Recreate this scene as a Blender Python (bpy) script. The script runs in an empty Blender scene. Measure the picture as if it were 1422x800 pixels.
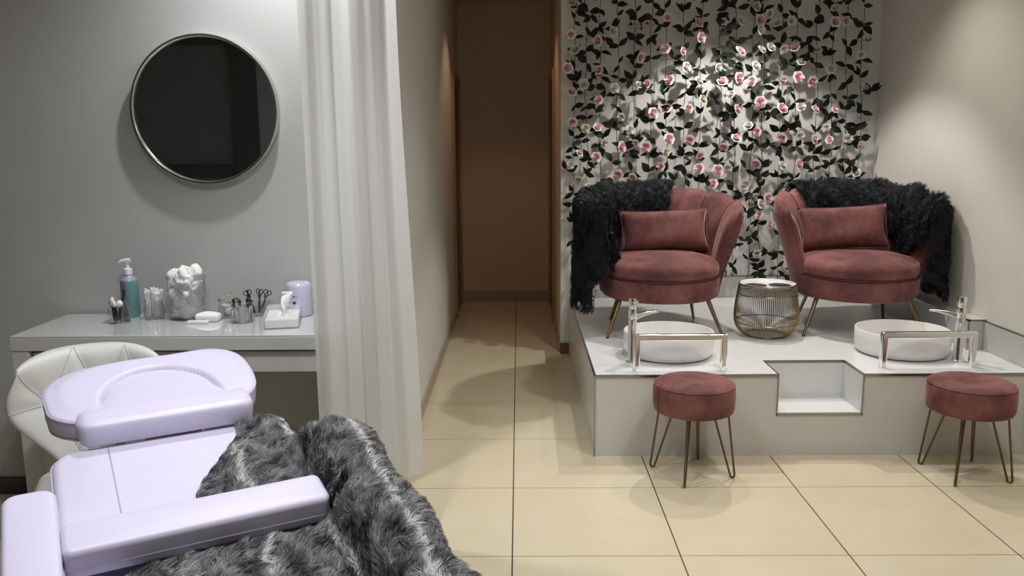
import bpy, bmesh, math, random
import numpy as np
from mathutils import Vector, Matrix
PI = math.pi
random.seed(7)
rng = np.random.default_rng(11)
S = bpy.context.scene
COL = S.collection

# ------------------------------------------------------------------ camera
FOC, PITCH, YAW, ROLL, HC = 1167.0, .17272, -.00894, -.00752, 1.4603
cp, sp = math.cos(PITCH), math.sin(PITCH)
FWD = Vector((math.sin(YAW)*cp, math.cos(YAW)*cp, -sp))
R0 = Vector((math.cos(YAW), -math.sin(YAW), 0)); U0 = R0.cross(FWD)
RGT = R0*math.cos(ROLL)+U0*math.sin(ROLL); UPV = -R0*math.sin(ROLL)+U0*math.cos(ROLL)
CAMP = Vector((0, 0, HC))
cd = bpy.data.cameras.new('camera'); cam = bpy.data.objects.new('camera', cd); COL.objects.link(cam)
M = Matrix((RGT, UPV, -FWD)).transposed().to_4x4(); M.translation = CAMP
cam.matrix_world = M
cd.sensor_width = 36; cd.lens = FOC/1422*36; cd.clip_start = .05
S.camera = cam
S.view_settings.view_transform = 'Standard'
S.view_settings.look = 'None'
S.view_settings.exposure = .3
S.view_settings.gamma = 1
S.view_settings.use_curve_mapping = False

def at_y(u, v, y):
    """measured point on the photo -> world point at depth y"""
    d = FWD + RGT*((u-711)/FOC) - UPV*((v-400)/FOC)
    return CAMP + d*(y/d.y)

# ------------------------------------------------------------------ materials
def nodes(name):
    m = bpy.data.materials.new(name); m.use_nodes = True
    nt = m.node_tree; b = nt.nodes['Principled BSDF']
    return m, nt, b
def mix_col(nt, fac, a, b, blend='MIX'):
    n = nt.nodes.new('ShaderNodeMix'); n.data_type = 'RGBA'; n.blend_type = blend
    for s, v in ((n.inputs[0], fac), (n.inputs[6], a), (n.inputs[7], b)):
        if hasattr(v, 'is_linked') or hasattr(v, 'links'): nt.links.new(v, s)
        elif isinstance(v, (int, float)): s.default_value = v
        else: s.default_value = (*v, 1)
    return n.outputs[2]
def mth(nt, op, a, b=None, c=None):
    n = nt.nodes.new('ShaderNodeMath'); n.operation = op
    for i, v in enumerate((a, b, c)):
        if v is None: continue
        if isinstance(v, (int, float)): n.inputs[i].default_value = v
        else: nt.links.new(v, n.inputs[i])
    return n.outputs[0]
def noise(nt, vec, scale, detail=3, rough=.5):
    n = nt.nodes.new('ShaderNodeTexNoise'); n.inputs['Scale'].default_value = scale
    n.inputs['Detail'].default_value = detail; n.inputs['Roughness'].default_value = rough
    if vec is not None: nt.links.new(vec, n.inputs['Vector'])
    return n.outputs[0]
def ramp(nt, fac, lo, hi):
    n = nt.nodes.new('ShaderNodeMapRange'); nt.links.new(fac, n.inputs[0])
    n.inputs[1].default_value = lo; n.inputs[2].default_value = hi
    return n.outputs[0]
def texco(nt, kind='Object'):
    return nt.nodes.new('ShaderNodeTexCoord').outputs[kind]
def bump(nt, b, h, strength=.2, dist=.01):
    n = nt.nodes.new('ShaderNodeBump'); n.inputs['Strength'].default_value = strength
    n.inputs['Distance'].default_value = dist
    nt.links.new(h, n.inputs['Height']); nt.links.new(n.outputs[0], b.inputs['Normal'])
def mat(name, col, rough=.5, metal=0., var=.06, vscale=3., bmp=0., bscale=80., spec=.5, **kw):
    m, nt, b = nodes(name)
    t = texco(nt)
    f = ramp(nt, noise(nt, t, vscale), .3, .7)
    c = mix_col(nt, f, tuple(x*(1-var) for x in col), tuple(min(1, x*(1+var)) for x in col))
    nt.links.new(c, b.inputs['Base Color'])
    b.inputs['Roughness'].default_value = rough; b.inputs['Metallic'].default_value = metal
    b.inputs['Specular IOR Level'].default_value = spec
    if bmp: bump(nt, b, noise(nt, t, bscale), bmp, .004)
    for k, v in kw.items():
        b.inputs[k.replace('_', ' ')].default_value = v
    return m

MT = {}
MT['wall_grey'] = mat('grey_paint', (.47, .47, .455), .7, var=.02, bmp=.04, bscale=200)
MT['wall_white'] = mat('white_paint', (.66, .655, .62), .65, var=.02, bmp=.04, bscale=200)
MT['wall_cream'] = mat('cream_paint', (.66, .64, .585), .6, var=.02, bmp=.04, bscale=200)
MT['wall_hall'] = mat('corridor_paint', (.60, .46, .34), .6, var=.02)
MT['ceil'] = mat('ceiling_paint', (.75, .74, .72), .8, var=.02)
MT['skirt'] = mat('skirting_tile', (.36, .29, .21), .35, var=.08)
MT['skirt_dark'] = mat('dark_skirting', (.05, .05, .055), .5)
MT['doorwood'] = mat('stained_wood', (.16, .085, .05), .45, var=.15, vscale=8)
MT['casing'] = mat('tan_casing', (.34, .22, .13), .5, var=.1, vscale=6)
MT['night'] = mat('night_glass', (.24, .27, .28), .5)
MT['darkframe'] = mat('dark_aluminium', (.10, .105, .11), .4)
MT['greypanel'] = mat('grey_panel', (.42, .44, .48), .6)
MT['plat'] = mat('white_glazed_tile', (.70, .705, .70), .22, var=.02)
MT['platfront'] = mat('pale_grey_tile', (.60, .59, .565), .3, var=.03)
MT['upstand'] = mat('grey_glazed_tile', (.50, .505, .49), .3, var=.03)
MT['trim'] = mat('steel_edge_trim', (.36, .35, .33), .25, 1.)
MT['chrome'] = mat('chrome', (.93, .93, .94), .16, 1., var=.01)
MT['ceramic'] = mat('white_ceramic', (.82, .815, .80), .08, var=.01)
MT['lav'] = mat('lavender_leatherette', (.66, .625, .78), .38, var=.02, bmp=.12, bscale=900)
MT['lavseam'] = mat('lavender_piping', (.50, .475, .61), .45, var=.02)
MT['bedwhite'] = mat('white_enamel', (.7, .7, .7), .4)
MT['wleather'] = mat('white_leatherette', (.64, .635, .60), .4, var=.02, bmp=.08, bscale=700)
MT['wseam'] = mat('white_seam', (.52, .515, .49), .5)
MT['desk'] = mat('white_lacquer', (.56, .56, .54), .3, var=.015)
MT['deskglass'] = mat('glass_topped_lacquer', (.60, .605, .59), .05, var=.01, Coat_Weight=1., Coat_Roughness=.03)
MT['gold'] = mat('brushed_gold', (.30, .225, .125), .3, 1., var=.1)
MT['bronze'] = mat('bronze_rod', (.16, .11, .075), .35, 1., var=.1)
MT['steel'] = mat('brushed_steel', (.62, .62, .60), .25, 1.)
MT['mirror'] = mat('mirror_glass', (.80, .82, .82), .01, 1., var=.0)
MT['black'] = mat('black_plastic', (.012, .012, .013), .4)
MT['white'] = mat('white_plastic', (.78, .78, .77), .35, var=.02)
MT['cotton'] = mat('cotton_wool', (.82, .82, .81), .95, var=.04, bmp=.5, bscale=120)
MT['tissue'] = mat('tissue_paper', (.82, .82, .81), .9, var=.02)
MT['lilac'] = mat('lilac_plastic', (.52, .495, .64), .25, var=.02)
MT['lilacdark'] = mat('dark_lilac_plastic', (.13, .12, .18), .35)
MT['stem'] = mat('vine_stem', (.018, .024, .014), .6)
MT['pinkp'] = mat('pink_petal', (.90, .57, .61), .6, var=.1, vscale=40)
MT['blushp'] = mat('blush_petal', (.82, .76, .73), .6, var=.06, vscale=40)
MT['whitep'] = mat('white_petal', (.76, .73, .67), .6, var=.08, vscale=40)
MT['creamp'] = mat('cream_petal', (.74, .69, .57), .6, var=.08, vscale=40)
MT['sock'] = mat('grey_socket', (.12, .12, .12), .4)
MT['blk_disc'] = mat('dark_opening', (.02, .022, .024), .3)

def m_leaf():
    m, nt, b = nodes('dark_leaf')
    g = nt.nodes.new('ShaderNodeObjectInfo')
    f = ramp(nt, noise(nt, texco(nt), 9, 2), .35, .65)
    nt.links.new(mix_col(nt, f, (.006, .010, .006), (.018, .024, .015)), b.inputs['Base Color'])
    b.inputs['Roughness'].default_value = .55; b.inputs['Specular IOR Level'].default_value = .2
    return m
MT['leaf'] = m_leaf()

def m_velvet():
    m, nt, b = nodes('dusty_pink_velvet')
    t = texco(nt)
    n1 = ramp(nt, noise(nt, t, 6, 4, .62), .40, .64)
    n2 = noise(nt, t, 300, 2)
    c = mix_col(nt, n1, (.120, .046, .045), (.238, .100, .094))
    nt.links.new(c, b.inputs['Base Color'])
    b.inputs['Roughness'].default_value = .75
    b.inputs['Sheen Weight'].default_value = .4
    b.inputs['Sheen Roughness'].default_value = .35
    b.inputs['Sheen Tint'].default_value = (.95, .60, .56, 1)
    b.inputs['Specular IOR Level'].default_value = .15
    bump(nt, b, n2, .12, .002)
    return m
MT['velvet'] = m_velvet()
MT['velvetseam'] = mat('velvet_seam', (.085, .028, .028), .85)

def m_floor():
    m, nt, b = nodes('cream_floor_tile')
    t = texco(nt); sx = nt.nodes.new('ShaderNodeSeparateXYZ'); nt.links.new(t, sx.inputs[0])
    gx = mth(nt, 'LESS_THAN', mth(nt, 'PINGPONG', mth(nt, 'ADD', sx.outputs[0], .0309), .3), .0026)
    gy = mth(nt, 'LESS_THAN', mth(nt, 'PINGPONG', mth(nt, 'SUBTRACT', sx.outputs[1], 2.7923), .3), .0026)
    g = mth(nt, 'MAXIMUM', gx, gy)
    # a tint of its own for every tile, plus soft clouding
    ix = mth(nt, 'FLOOR', mth(nt, 'DIVIDE', mth(nt, 'ADD', sx.outputs[0], .0309), .6))
    iy = mth(nt, 'FLOOR', mth(nt, 'DIVIDE', mth(nt, 'SUBTRACT', sx.outputs[1], 2.7923), .6))
    cv = nt.nodes.new('ShaderNodeCombineXYZ'); nt.links.new(ix, cv.inputs[0]); nt.links.new(iy, cv.inputs[1])
    wn = nt.nodes.new('ShaderNodeTexWhiteNoise'); nt.links.new(cv.outputs[0], wn.inputs[0])
    c0 = mix_col(nt, ramp(nt, noise(nt, t, 3.5, 4), .35, .65), (.60, .53, .375), (.64, .57, .42))
    c1 = mix_col(nt, mth(nt, 'MULTIPLY', wn.outputs[0], .35), c0, (.56, .49, .33))
    cg = mix_col(nt, gx, (.27, .21, .12), (.05, .04, .028))
    nt.links.new(mix_col(nt, g, c1, cg), b.inputs['Base Color'])
    nt.links.new(mth(nt, 'ADD', mth(nt, 'MULTIPLY', g, .4), .22), b.inputs['Roughness'])
    b.inputs['Specular IOR Level'].default_value = .45
    return m
MT['floor'] = m_floor()

def m_platform():
    m, nt, b = nodes('white_platform_tile')
    t = texco(nt); sx = nt.nodes.new('ShaderNodeSeparateXYZ'); nt.links.new(t, sx.inputs[0])
    gx = mth(nt, 'LESS_THAN', mth(nt, 'PINGPONG', mth(nt, 'SUBTRACT', sx.outputs[0], .745), .3), .0016)
    gy = mth(nt, 'LESS_THAN', mth(nt, 'PINGPONG', mth(nt, 'SUBTRACT', sx.outputs[1], 3.995), .6), .0016)
    g = mth(nt, 'MAXIMUM', gx, gy)
    c0 = mix_col(nt, ramp(nt, noise(nt, t, 3., 4), .35, .65), (.68, .69, .69), (.72, .73, .73))
    nt.links.new(mix_col(nt, mth(nt, 'MULTIPLY', g, .4), c0, (.50, .50, .48)), b.inputs['Base Color'])
    b.inputs['Roughness'].default_value = .2
    return m
MT['platform'] = m_platform()

def m_glass(name='clear_glass', col=(.97, .98, .98), ior=1.45, rough=0.):
    m, nt, b = nodes(name)
    n = noise(nt, texco(nt), 5)
    nt.links.new(mix_col(nt, n, tuple(c*.99 for c in col), col), b.inputs['Base Color'])
    b.inputs['Transmission Weight'].default_value = 1.
    b.inputs['IOR'].default_value = ior; b.inputs['Roughness'].default_value = rough
    return m
MT['glass'] = m_glass()
def m_acrylic():
    m, nt, b = nodes('clear_acrylic')
    nt.links.new(mix_col(nt, noise(nt, texco(nt), 4), (.86, .86, .92), (.88, .88, .93)), b.inputs['Base Color'])
    b.inputs['Roughness'].default_value = .05
    b.inputs['Alpha'].default_value = .2
    return m
MT['acrylic'] = m_acrylic()

def m_curtain():
    m, nt, b = nodes('white_voile')
    t = texco(nt)
    nt.links.new(mix_col(nt, noise(nt, t, 30), (.86, .86, .85), (.89, .89, .88)), b.inputs['Base Color'])
    b.inputs['Roughness'].default_value = .9; b.inputs['Specular IOR Level'].default_value = .1
    tr = nt.nodes.new('ShaderNodeBsdfTranslucent'); tr.inputs[0].default_value = (.88, .88, .86, 1)
    tp = nt.nodes.new('ShaderNodeBsdfTransparent'); tp.inputs[0].default_value = (1, 1, 1, 1)
    m1 = nt.nodes.new('ShaderNodeMixShader'); m1.inputs[0].default_value = .5
    m2 = nt.nodes.new('ShaderNodeMixShader'); m2.inputs[0].default_value = .10
    out = nt.nodes['Material Output']
    nt.links.new(b.outputs[0], m1.inputs[1]); nt.links.new(tr.outputs[0], m1.inputs[2])
    nt.links.new(m1.outputs[0], m2.inputs[1]); nt.links.new(tp.outputs[0], m2.inputs[2])
    nt.links.new(m2.outputs[0], out.inputs[0])
    return m
MT['curtain'] = m_curtain()

def m_bottle():
    m, nt, b = nodes('teal_bottle')
    t = texco(nt); sx = nt.nodes.new('ShaderNodeSeparateXYZ'); nt.links.new(t, sx.inputs[0])
    f = ramp(nt, mth(nt, 'ADD', sx.outputs[0], mth(nt, 'MULTIPLY', mth(nt, 'SUBTRACT', noise(nt, t, 30), .5), .02)), -.001, .003)
    c = mix_col(nt, f, (.15, .155, .20), (.13, .26, .27))
    tp = ramp(nt, sx.outputs[2], .145, .155)
    c = mix_col(nt, tp, c, (.36, .34, .46))
    nt.links.new(c, b.inputs['Base Color']); b.inputs['Roughness'].default_value = .25
    return m
MT['bottle'] = m_bottle()

def m_fur(name, kind):
    m, nt, b = nodes(name)
    uv = texco(nt, 'UV'); sx = nt.nodes.new('ShaderNodeSeparateXYZ'); nt.links.new(uv, sx.inputs[0])
    if kind == 'grey':
        n1 = ramp(nt, noise(nt, uv, 19, 5, .7), .38, .64)
        c = mix_col(nt, n1, (.013, .014, .016), (.36, .365, .37))
        wob = mth(nt, 'MULTIPLY', mth(nt, 'SUBTRACT', noise(nt, uv, 6, 3), .5), .11)
        d = mth(nt, 'PINGPONG', mth(nt, 'ADD', mth(nt, 'ADD', sx.outputs[0], wob), .04), .085)
        brk = ramp(nt, noise(nt, uv, 8, 2), .32, .50)
        st = mth(nt, 'MULTIPLY', mth(nt, 'SUBTRACT', 1., ramp(nt, d, .002, .013)), brk)
        c = mix_col(nt, st, c, (.74, .74, .72))
    else:
        n1 = ramp(nt, noise(nt, uv, 14, 4, .6), .35, .7)
        c = mix_col(nt, n1, (.006, .008, .011), (.019, .023, .028))
    nt.links.new(c, b.inputs['Base Color'])
    b.inputs['Roughness'].default_value = .6 if kind == 'grey' else .55
    b.inputs['Specular IOR Level'].default_value = .25
    return m
MT['furgrey'] = m_fur('grey_mottled_fur', 'grey')
MT['furblack'] = m_fur('black_fur', 'black')

# ------------------------------------------------------------------ mesh helpers
class MB:
    def __init__(s): s.v = []; s.f = []; s.m = []
    def add(s, verts, faces, mi=0):
        b = len(s.v); s.v.extend(tuple(p) for p in verts)
        for f in faces: s.f.append(tuple(b+i for i in f)); s.m.append(mi)
        return s
    def box(s, lo, hi, mi=0):
        (x0, y0, z0), (x1, y1, z1) = lo, hi
        return s.add([(x0,y0,z0),(x1,y0,z0),(x1,y1,z0),(x0,y1,z0),(x0,y0,z1),(x1,y0,z1),(x1,y1,z1),(x0,y1,z1)],
              [(3,2,1,0),(4,5,6,7),(0,1,5,4),(1,2,6,5),(2,3,7,6),(3,0,4,7)], mi)
    def grid(s, P, cu=False, cv=False, mi=0):
        nu, nv = len(P), len(P[0]); V = [p for r in P for p in r]; F = []
        for i in range(nu if cu else nu-1):
            for j in range(nv if cv else nv-1):
                i2, j2 = (i+1) % nu, (j+1) % nv
                F.append((i*nv+j, i2*nv+j, i2*nv+j2, i*nv+j2))
        return s.add(V, F, mi)
    def lathe(s, prof, n=32, c=(0, 0, 0), mi=0, sx=1., sy=1.):
        P = []
        for k in range(n):
            a = 2*PI*k/n
            P.append([(c[0]+r*sx*math.cos(a), c[1]+r*sy*math.sin(a), c[2]+z) for r, z in prof])
        s.grid(P, cu=True, mi=mi)
        return s
    def tube(s, pts, r, n=8, mi=0, closed=False, caps=True):
        pts = [Vector(p) for p in pts]; N = len(pts); rings = []
        rr = r if isinstance(r, (list, tuple)) else [r]*N
        prev = None
        for i, p in enumerate(pts):
            if closed: t = pts[(i+1) % N]-pts[i-1]
            else: t = pts[min(i+1, N-1)]-pts[max(i-1, 0)]
            t.normalize()
            if prev is None:
                a = Vector((0, 0, 1)) if abs(t.z) < .9 else Vector((1, 0, 0))
                x = t.cross(a).normalized()
            else:
                x = (prev - t*prev.dot(t)).normalized()
            prev = x; y = t.cross(x)
            rings.append([p+(x*math.cos(2*PI*k/n)+y*math.sin(2*PI*k/n))*rr[i] for k in range(n)])
        b = len(s.v); s.grid(rings, cu=closed, cv=True, mi=mi)
        if caps and not closed:
            s.f.append(tuple(b+k for k in range(n))); s.m.append(mi)
            e = b+(N-1)*n; s.f.append(tuple(e+n-1-k for k in range(n))); s.m.append(mi)
        return s
    def layers(s, loops, mi=0):
        """stack of closed loops, capped at both ends"""
        n = len(loops[0]); b = len(s.v)
        s.grid(loops, cv=True, mi=mi)
        s.f.append(tuple(b+n-1-k for k in range(n))); s.m.append(mi)
        e = b+(len(loops)-1)*n; s.f.append(tuple(e+k for k in range(n))); s.m.append(mi)
        return s
    def xf(s, fn): s.v = [tuple(fn(Vector(p))) for p in s.v]; return s
    def build(s, name, mats, parent=None, bevel=0., subsurf=0, smooth=True, angle=40, origin=None, seg=3):
        me = bpy.data.meshes.new(name)
        o0 = Vector(origin) if origin is not None else (Vector(parent['_w']) if parent is not None and '_w' in parent else Vector((0, 0, 0)))
        own = origin is not None
        V = [tuple(Vector(p)-o0) for p in s.v]
        me.from_pydata(V, [], s.f)
        if not isinstance(mats, (list, tuple)): mats = [mats]
        for k in mats: me.materials.append(MT[k] if isinstance(k, str) else k)
        me.polygons.foreach_set('material_index', s.m)
        bm = bmesh.new(); bm.from_mesh(me)
        bmesh.ops.recalc_face_normals(bm, faces=bm.faces); bm.to_mesh(me); bm.free()
        if smooth:
            me.polygons.foreach_set('use_smooth', [True]*len(me.polygons))
            if angle < 180: me.set_sharp_from_angle(angle=math.radians(angle))
        me.update()
        ob = bpy.data.objects.new(name, me); COL.objects.link(ob)
        if parent is not None:
            ob.parent = parent
            ob['_w'] = list(o0)
            if own:
                pw = Vector(parent['_w']) if '_w' in parent else Vector((0, 0, 0))
                ob.location = o0-pw
        elif own:
            ob.location = o0; ob['_w'] = list(o0)
        else: ob['_w'] = [0, 0, 0]
        if bevel:
            bv = ob.modifiers.new('bevel', 'BEVEL'); bv.width = bevel; bv.segments = seg; bv.limit_method = 'ANGLE'
            bv.harden_normals = False
        if subsurf:
            ss = ob.modifiers.new('subsurf', 'SUBSURF'); ss.levels = subsurf; ss.render_levels = subsurf
        return ob
def tag(o, label=None, cat=None, group=None, kind=None):
    if label: o['label'] = label
    if cat: o['category'] = cat
    if group: o['group'] = group
    if kind: o['kind'] = kind
    return o
def thing(name, loc, label, cat, group=None):
    o = bpy.data.objects.new(name, None); COL.objects.link(o); o.location = loc; o['_w'] = list(loc)
    o.empty_display_size = .1
    return tag(o, label, cat, group)
def struct(name, mb, m, bevel=0., label=None, parent=None):
    o = mb.build(name, m, parent, bevel=bevel, smooth=bevel > 0, angle=30)
    if parent is None: o['kind'] = 'structure'
    if label: o['label'] = label
    return o
def catmull(pts, n=8, closed=True):
    pts = [Vector(p) for p in pts]; N = len(pts); out = []
    for i in range(N if closed else N-1):
        g = lambda k: pts[k % N] if closed else pts[max(0, min(N-1, k))]
        p0, p1, p2, p3 = g(i-1), g(i), g(i+1), g(i+2)
        for k in range(n):
            t = k/n
            out.append(.5*((2*p1)+(p2-p0)*t+(2*p0-5*p1+4*p2-p3)*t*t+(3*p1-p0-3*p2+p3)*t**3))
    if not closed: out.append(pts[-1])
    return out
def rrect(hx, hy, r, n=6, cx=0, cy=0):
    out = []
    for sx, sy, a0 in ((1, 1, 0), (-1, 1, 90), (-1, -1, 180), (1, -1, 270)):
        for k in range(n+1):
            a = math.radians(a0+90*k/n)
            out.append((cx+sx*(hx-r)+r*math.cos(a), cy+sy*(hy-r)+r*math.sin(a)))
    return out
def pad(mb, outline, z0, z1, r, n=5, dome=0., mi=0):
    """upholstered slab: closed outline in the plane, thickness z0..z1, rounded by r all round"""
    cx = sum(p[0] for p in outline)/len(outline); cy = sum(p[1] for p in outline)/len(outline)
    N = len(outline)
    nrm = []
    area = sum(outline[i-1][0]*outline[i][1]-outline[i][0]*outline[i-1][1] for i in range(N))
    sg = 1 if area > 0 else -1
    for i in range(N):
        tx, ty = outline[(i+1) % N][0]-outline[i-1][0], outline[(i+1) % N][1]-outline[i-1][1]
        L = math.hypot(tx, ty) or 1; nrm.append((-ty/L*sg, tx/L*sg))   # points inward
    def loop(ins, z): return [(p[0]+q[0]*ins, p[1]+q[1]*ins, z) for p, q in zip(outline, nrm)]
    L = []
    for k in range(n+1):
        a = PI/2*k/n; L.append(loop(r*(1-math.sin(a)), z0+r*(1-math.cos(a))))
    for k in range(n+1):
        a = PI/2*k/n; L.append(loop(r*(1-math.cos(a)), z1-r*(1-math.sin(a))))
    for s_, f in ((.7, .5), (.35, .85), (.08, 1.)):
        L.append([(cx+(p[0]-cx)*s_, cy+(p[1]-cy)*s_, z1+dome*f) for p in L[-1]] if s_ == .7 else
                 [(cx+(p[0]-cx)*s_, cy+(p[1]-cy)*s_, z1+dome*f) for p in loop(r, z1)])
    mb.layers(L, mi); return mb

# ------------------------------------------------------------------ setting
XR, XL, XC, YB, YE, YM = 2.375, -5.2, -.535, 5.71, 7.67, 3.36     # right wall, far left, corridor wall, flower wall, corridor end, mirror wall
XJ = .285; CEIL = 2.72; YF = -3.0; PX0, PY0, PH = .345, 3.754, .393
struct('floor', MB().box((XL, YF, -.08), (XR+.2, YE+.2, 0)), 'floor')
struct('ceiling', MB().box((XL, YF, CEIL), (XR+.2, YB+.02, CEIL+.1)), 'ceil')
struct('ceiling_corridor', MB().box((XC-.1, YB+.02, 2.66), (XJ+.1, YE+.1, CEIL+.1)), 'wall_hall')
struct('wall_mirror', MB().box((XL, YM, 0), (XC, YM+.12, CEIL)), 'wall_grey')
struct('wall_corridor_left', MB().box((XC-.12, YM+.12, 0), (XC, YE, CEIL)), 'wall_white')
struct('wall_corridor_end', MB().box((XC-.12, YE, 0), (XJ+.12, YE+.1, CEIL)), 'wall_hall')
struct('wall_flower', MB().box((XJ, YB, 0), (XR+.12, YB+.12, CEIL)), 'wall_white')
struct('wall_corridor_right', MB().box((XJ, YB+.12, 0), (XJ+.12, YE, CEIL)), 'wall_hall')
struct('wall_right', MB().box((XR, YF, 0), (XR+.12, YB, CEIL)), 'wall_cream')
struct('wall_left', MB().box((XL-.12, YF, 0), (XL, YM+.12, CEIL)), 'greypanel')
# shop front behind the camera (seen in the round mirror)
w = struct('wall_back', MB().box((XL, YF-.12, 0), (XR+.12, YF-.06, CEIL)), 'night')
m_ = MB().box((XL, YF-.06, 1.10), (-3.2, YF+.03, 1.24)).box((XL, YF-.06, 0), (XR, YF, .25)).box((XL, YF-.06, 2.55), (XR, YF+.02, CEIL))
struct('window_1', m_, 'darkframe')
struct('trim_1', MB().box((-3.2, YF-.06, 0), (-2.93, YF+.06, CEIL)), 'darkframe')
struct('trim_2', MB().box((-2.93, YF-.06, 0), (-2.3, YF+.02, CEIL)), 'greypanel')
struct('trim_3', MB().box((XL, YF-.06, 1.24), (-3.2, YF+.034, 1.246)), 'steel')
# baseboards
struct('baseboard_mirror', MB().box((XL, YM-.012, 0), (XC, YM, .075)), 'skirt_dark', .002)
struct('baseboard_corridor_left', MB().box((XC, YM, 0), (XC+.012, 6.90, .075)), 'skirt', .002)
struct('baseboard_corridor_end', MB().box((XC, YE-.012, 0), (XJ, YE, .097)), 'skirt', .002)
struct('baseboard_corridor_right', MB().box((XJ-.012, YB+.06, 0), (XJ, 6.66, .075)), 'skirt', .002)
struct('trim_4', MB().box((XJ-.004, YB-.012, 0), (PX0-.004, YB, .075)), 'doorwood', .003)
# corridor doorways: casing and door leaf
def doorway(name, x, sgn, y0, y1, z1=2.02):
    c = MB()
    c.box((min(x, x+sgn*.02), y0, 0), (max(x, x+sgn*.02), y0+.07, z1))
    c.box((min(x, x+sgn*.02), y1-.07, 0), (max(x, x+sgn*.02), y1, z1))
    c.box((min(x, x+sgn*.02), y0+.07, z1-.07), (max(x, x+sgn*.02), y1-.07, z1))
    o = struct(name, c, 'casing', .003)
    lf = MB().box((min(x, x+sgn*.006), y0+.07, 0.005), (max(x, x+sgn*.006), y1-.07, z1-.07))
    struct('door_leaf', lf, 'doorwood', .001, parent=o)
doorway('door_1', XC, 1, 6.90, 7.62)
doorway('door_2', XJ, -1, 6.68, 7.60)

# ------------------------------------------------------------------ pedicure platform
NX0, NX1, NY, NZ = 1.195, 1.583, 4.0, .21
plat = thing('tiled_platform', (PX0, PY0, 0), 'raised platform tiled white with a square foot niche in its front', 'platform')
m_ = MB()
XW, YW = XR-.003, YB-.003
m_.box((PX0, PY0, PH-.012), (NX0, NY, PH)); m_.box((NX1, PY0, PH-.012), (XW, NY, PH)); m_.box((PX0, NY, PH-.012), (XW, YW, PH))
m_.build('platform_top', 'platform', plat, smooth=False)
m_ = MB()
m_.box((PX0+.003, PY0+.003, 0), (NX0-.003, NY, PH-.012)); m_.box((NX1+.003, PY0+.003, 0), (XW, NY, PH-.012))
m_.box((NX0-.003, PY0+.003, 0), (NX1+.003, NY, NZ-.012)); m_.box((PX0+.003, NY, 0), (XW, YW, PH-.012))
m_.build('platform_body', 'platfront', plat, smooth=False)
nb = MB()
nb.box((NX0, PY0+.004, NZ-.012), (NX1, NY, NZ)).box((NX0, NY-.006, NZ), (NX1, NY, PH-.012))
nb.box((NX0-.003, PY0+.004, NZ), (NX0+.003, NY, PH-.012)).box((NX1-.003, PY0+.004, NZ), (NX1+.003, NY, PH-.012))
tag(nb.build('foot_niche', 'plat', plat, smooth=False), 'white tiled square niche cut in the platform front')
tr = MB(); e = .006
tr.box((PX0-.002, PY0-.002, PH-.01), (NX0, PY0+e, PH+.0015)).box((NX1, PY0-.002, PH-.01), (XW, PY0+e, PH+.0015))
tr.box((PX0-.002, PY0, PH-.01), (PX0+e, YW, PH+.0015)).box((NX0-e, PY0, PH-.01), (NX0+.001, NY+.002, PH+.0015)).box((NX1-.001, PY0, PH-.01), (NX1+e, NY+.002, PH+.0015))
tr.box((NX0, NY-.002, PH-.01), (NX1, NY+e, PH+.0015))
tr.box((NX0-e, PY0-.002, NZ-.012), (NX0, PY0+.004, PH-.01)).box((NX1, PY0-.002, NZ-.012), (NX1+e, PY0+.004, PH-.01))
tr.box((NX0-e, PY0-.002, NZ-.012), (NX1+e, PY0+.004, NZ-.005))
tr.box((PX0-.002, PY0-.002, 0), (PX0+.004, PY0+.004, PH-.01))
tag(tr.build('edge_trim', 'trim', plat, smooth=False), 'thin steel strip along the tile edges')
# boxed ledge along the right wall and the low upstands
lg = thing('tiled_ledge', (2.33, 4.2, PH), 'low tiled box ledge running back along the right wall on the platform', 'ledge')
m_ = MB().box((2.287, 4.20, PH), (XR, YB-.02, PH+.155)); m_.build('ledge_body', 'upstand', lg, smooth=False)
MB().box((2.284, 4.197, PH+.149), (2.292, YB-.02, PH+.157)).box((2.284, 4.197, PH+.149), (XR, 4.204, PH+.157)).box((2.284, 4.197, PH), (2.290, 4.203, PH+.15)).build('edge_trim', 'trim', lg, smooth=False)
us = MB().box((PX0+.004, YB-.02, PH), (2.287, YB, PH+.15)).box((PX0+.004, YB-.022, PH+.146), (2.287, YB-.001, PH+.152), 1)
tag(us.build('tiled_upstand', ['upstand', 'trim'], smooth=False), 'low grey tile upstand along the foot of the flower wall', 'tile upstand')
us = MB().box((XR-.012, PY0, PH), (XR, 4.197, PH+.15)).box((XR-.013, PY0, PH+.146), (XR, 4.197, PH+.152), 1)
tag(us.build('tiled_upstand', ['upstand', 'trim'], smooth=False), 'low pale tile upstand on the right wall in front of the box ledge', 'tile upstand')

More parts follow.
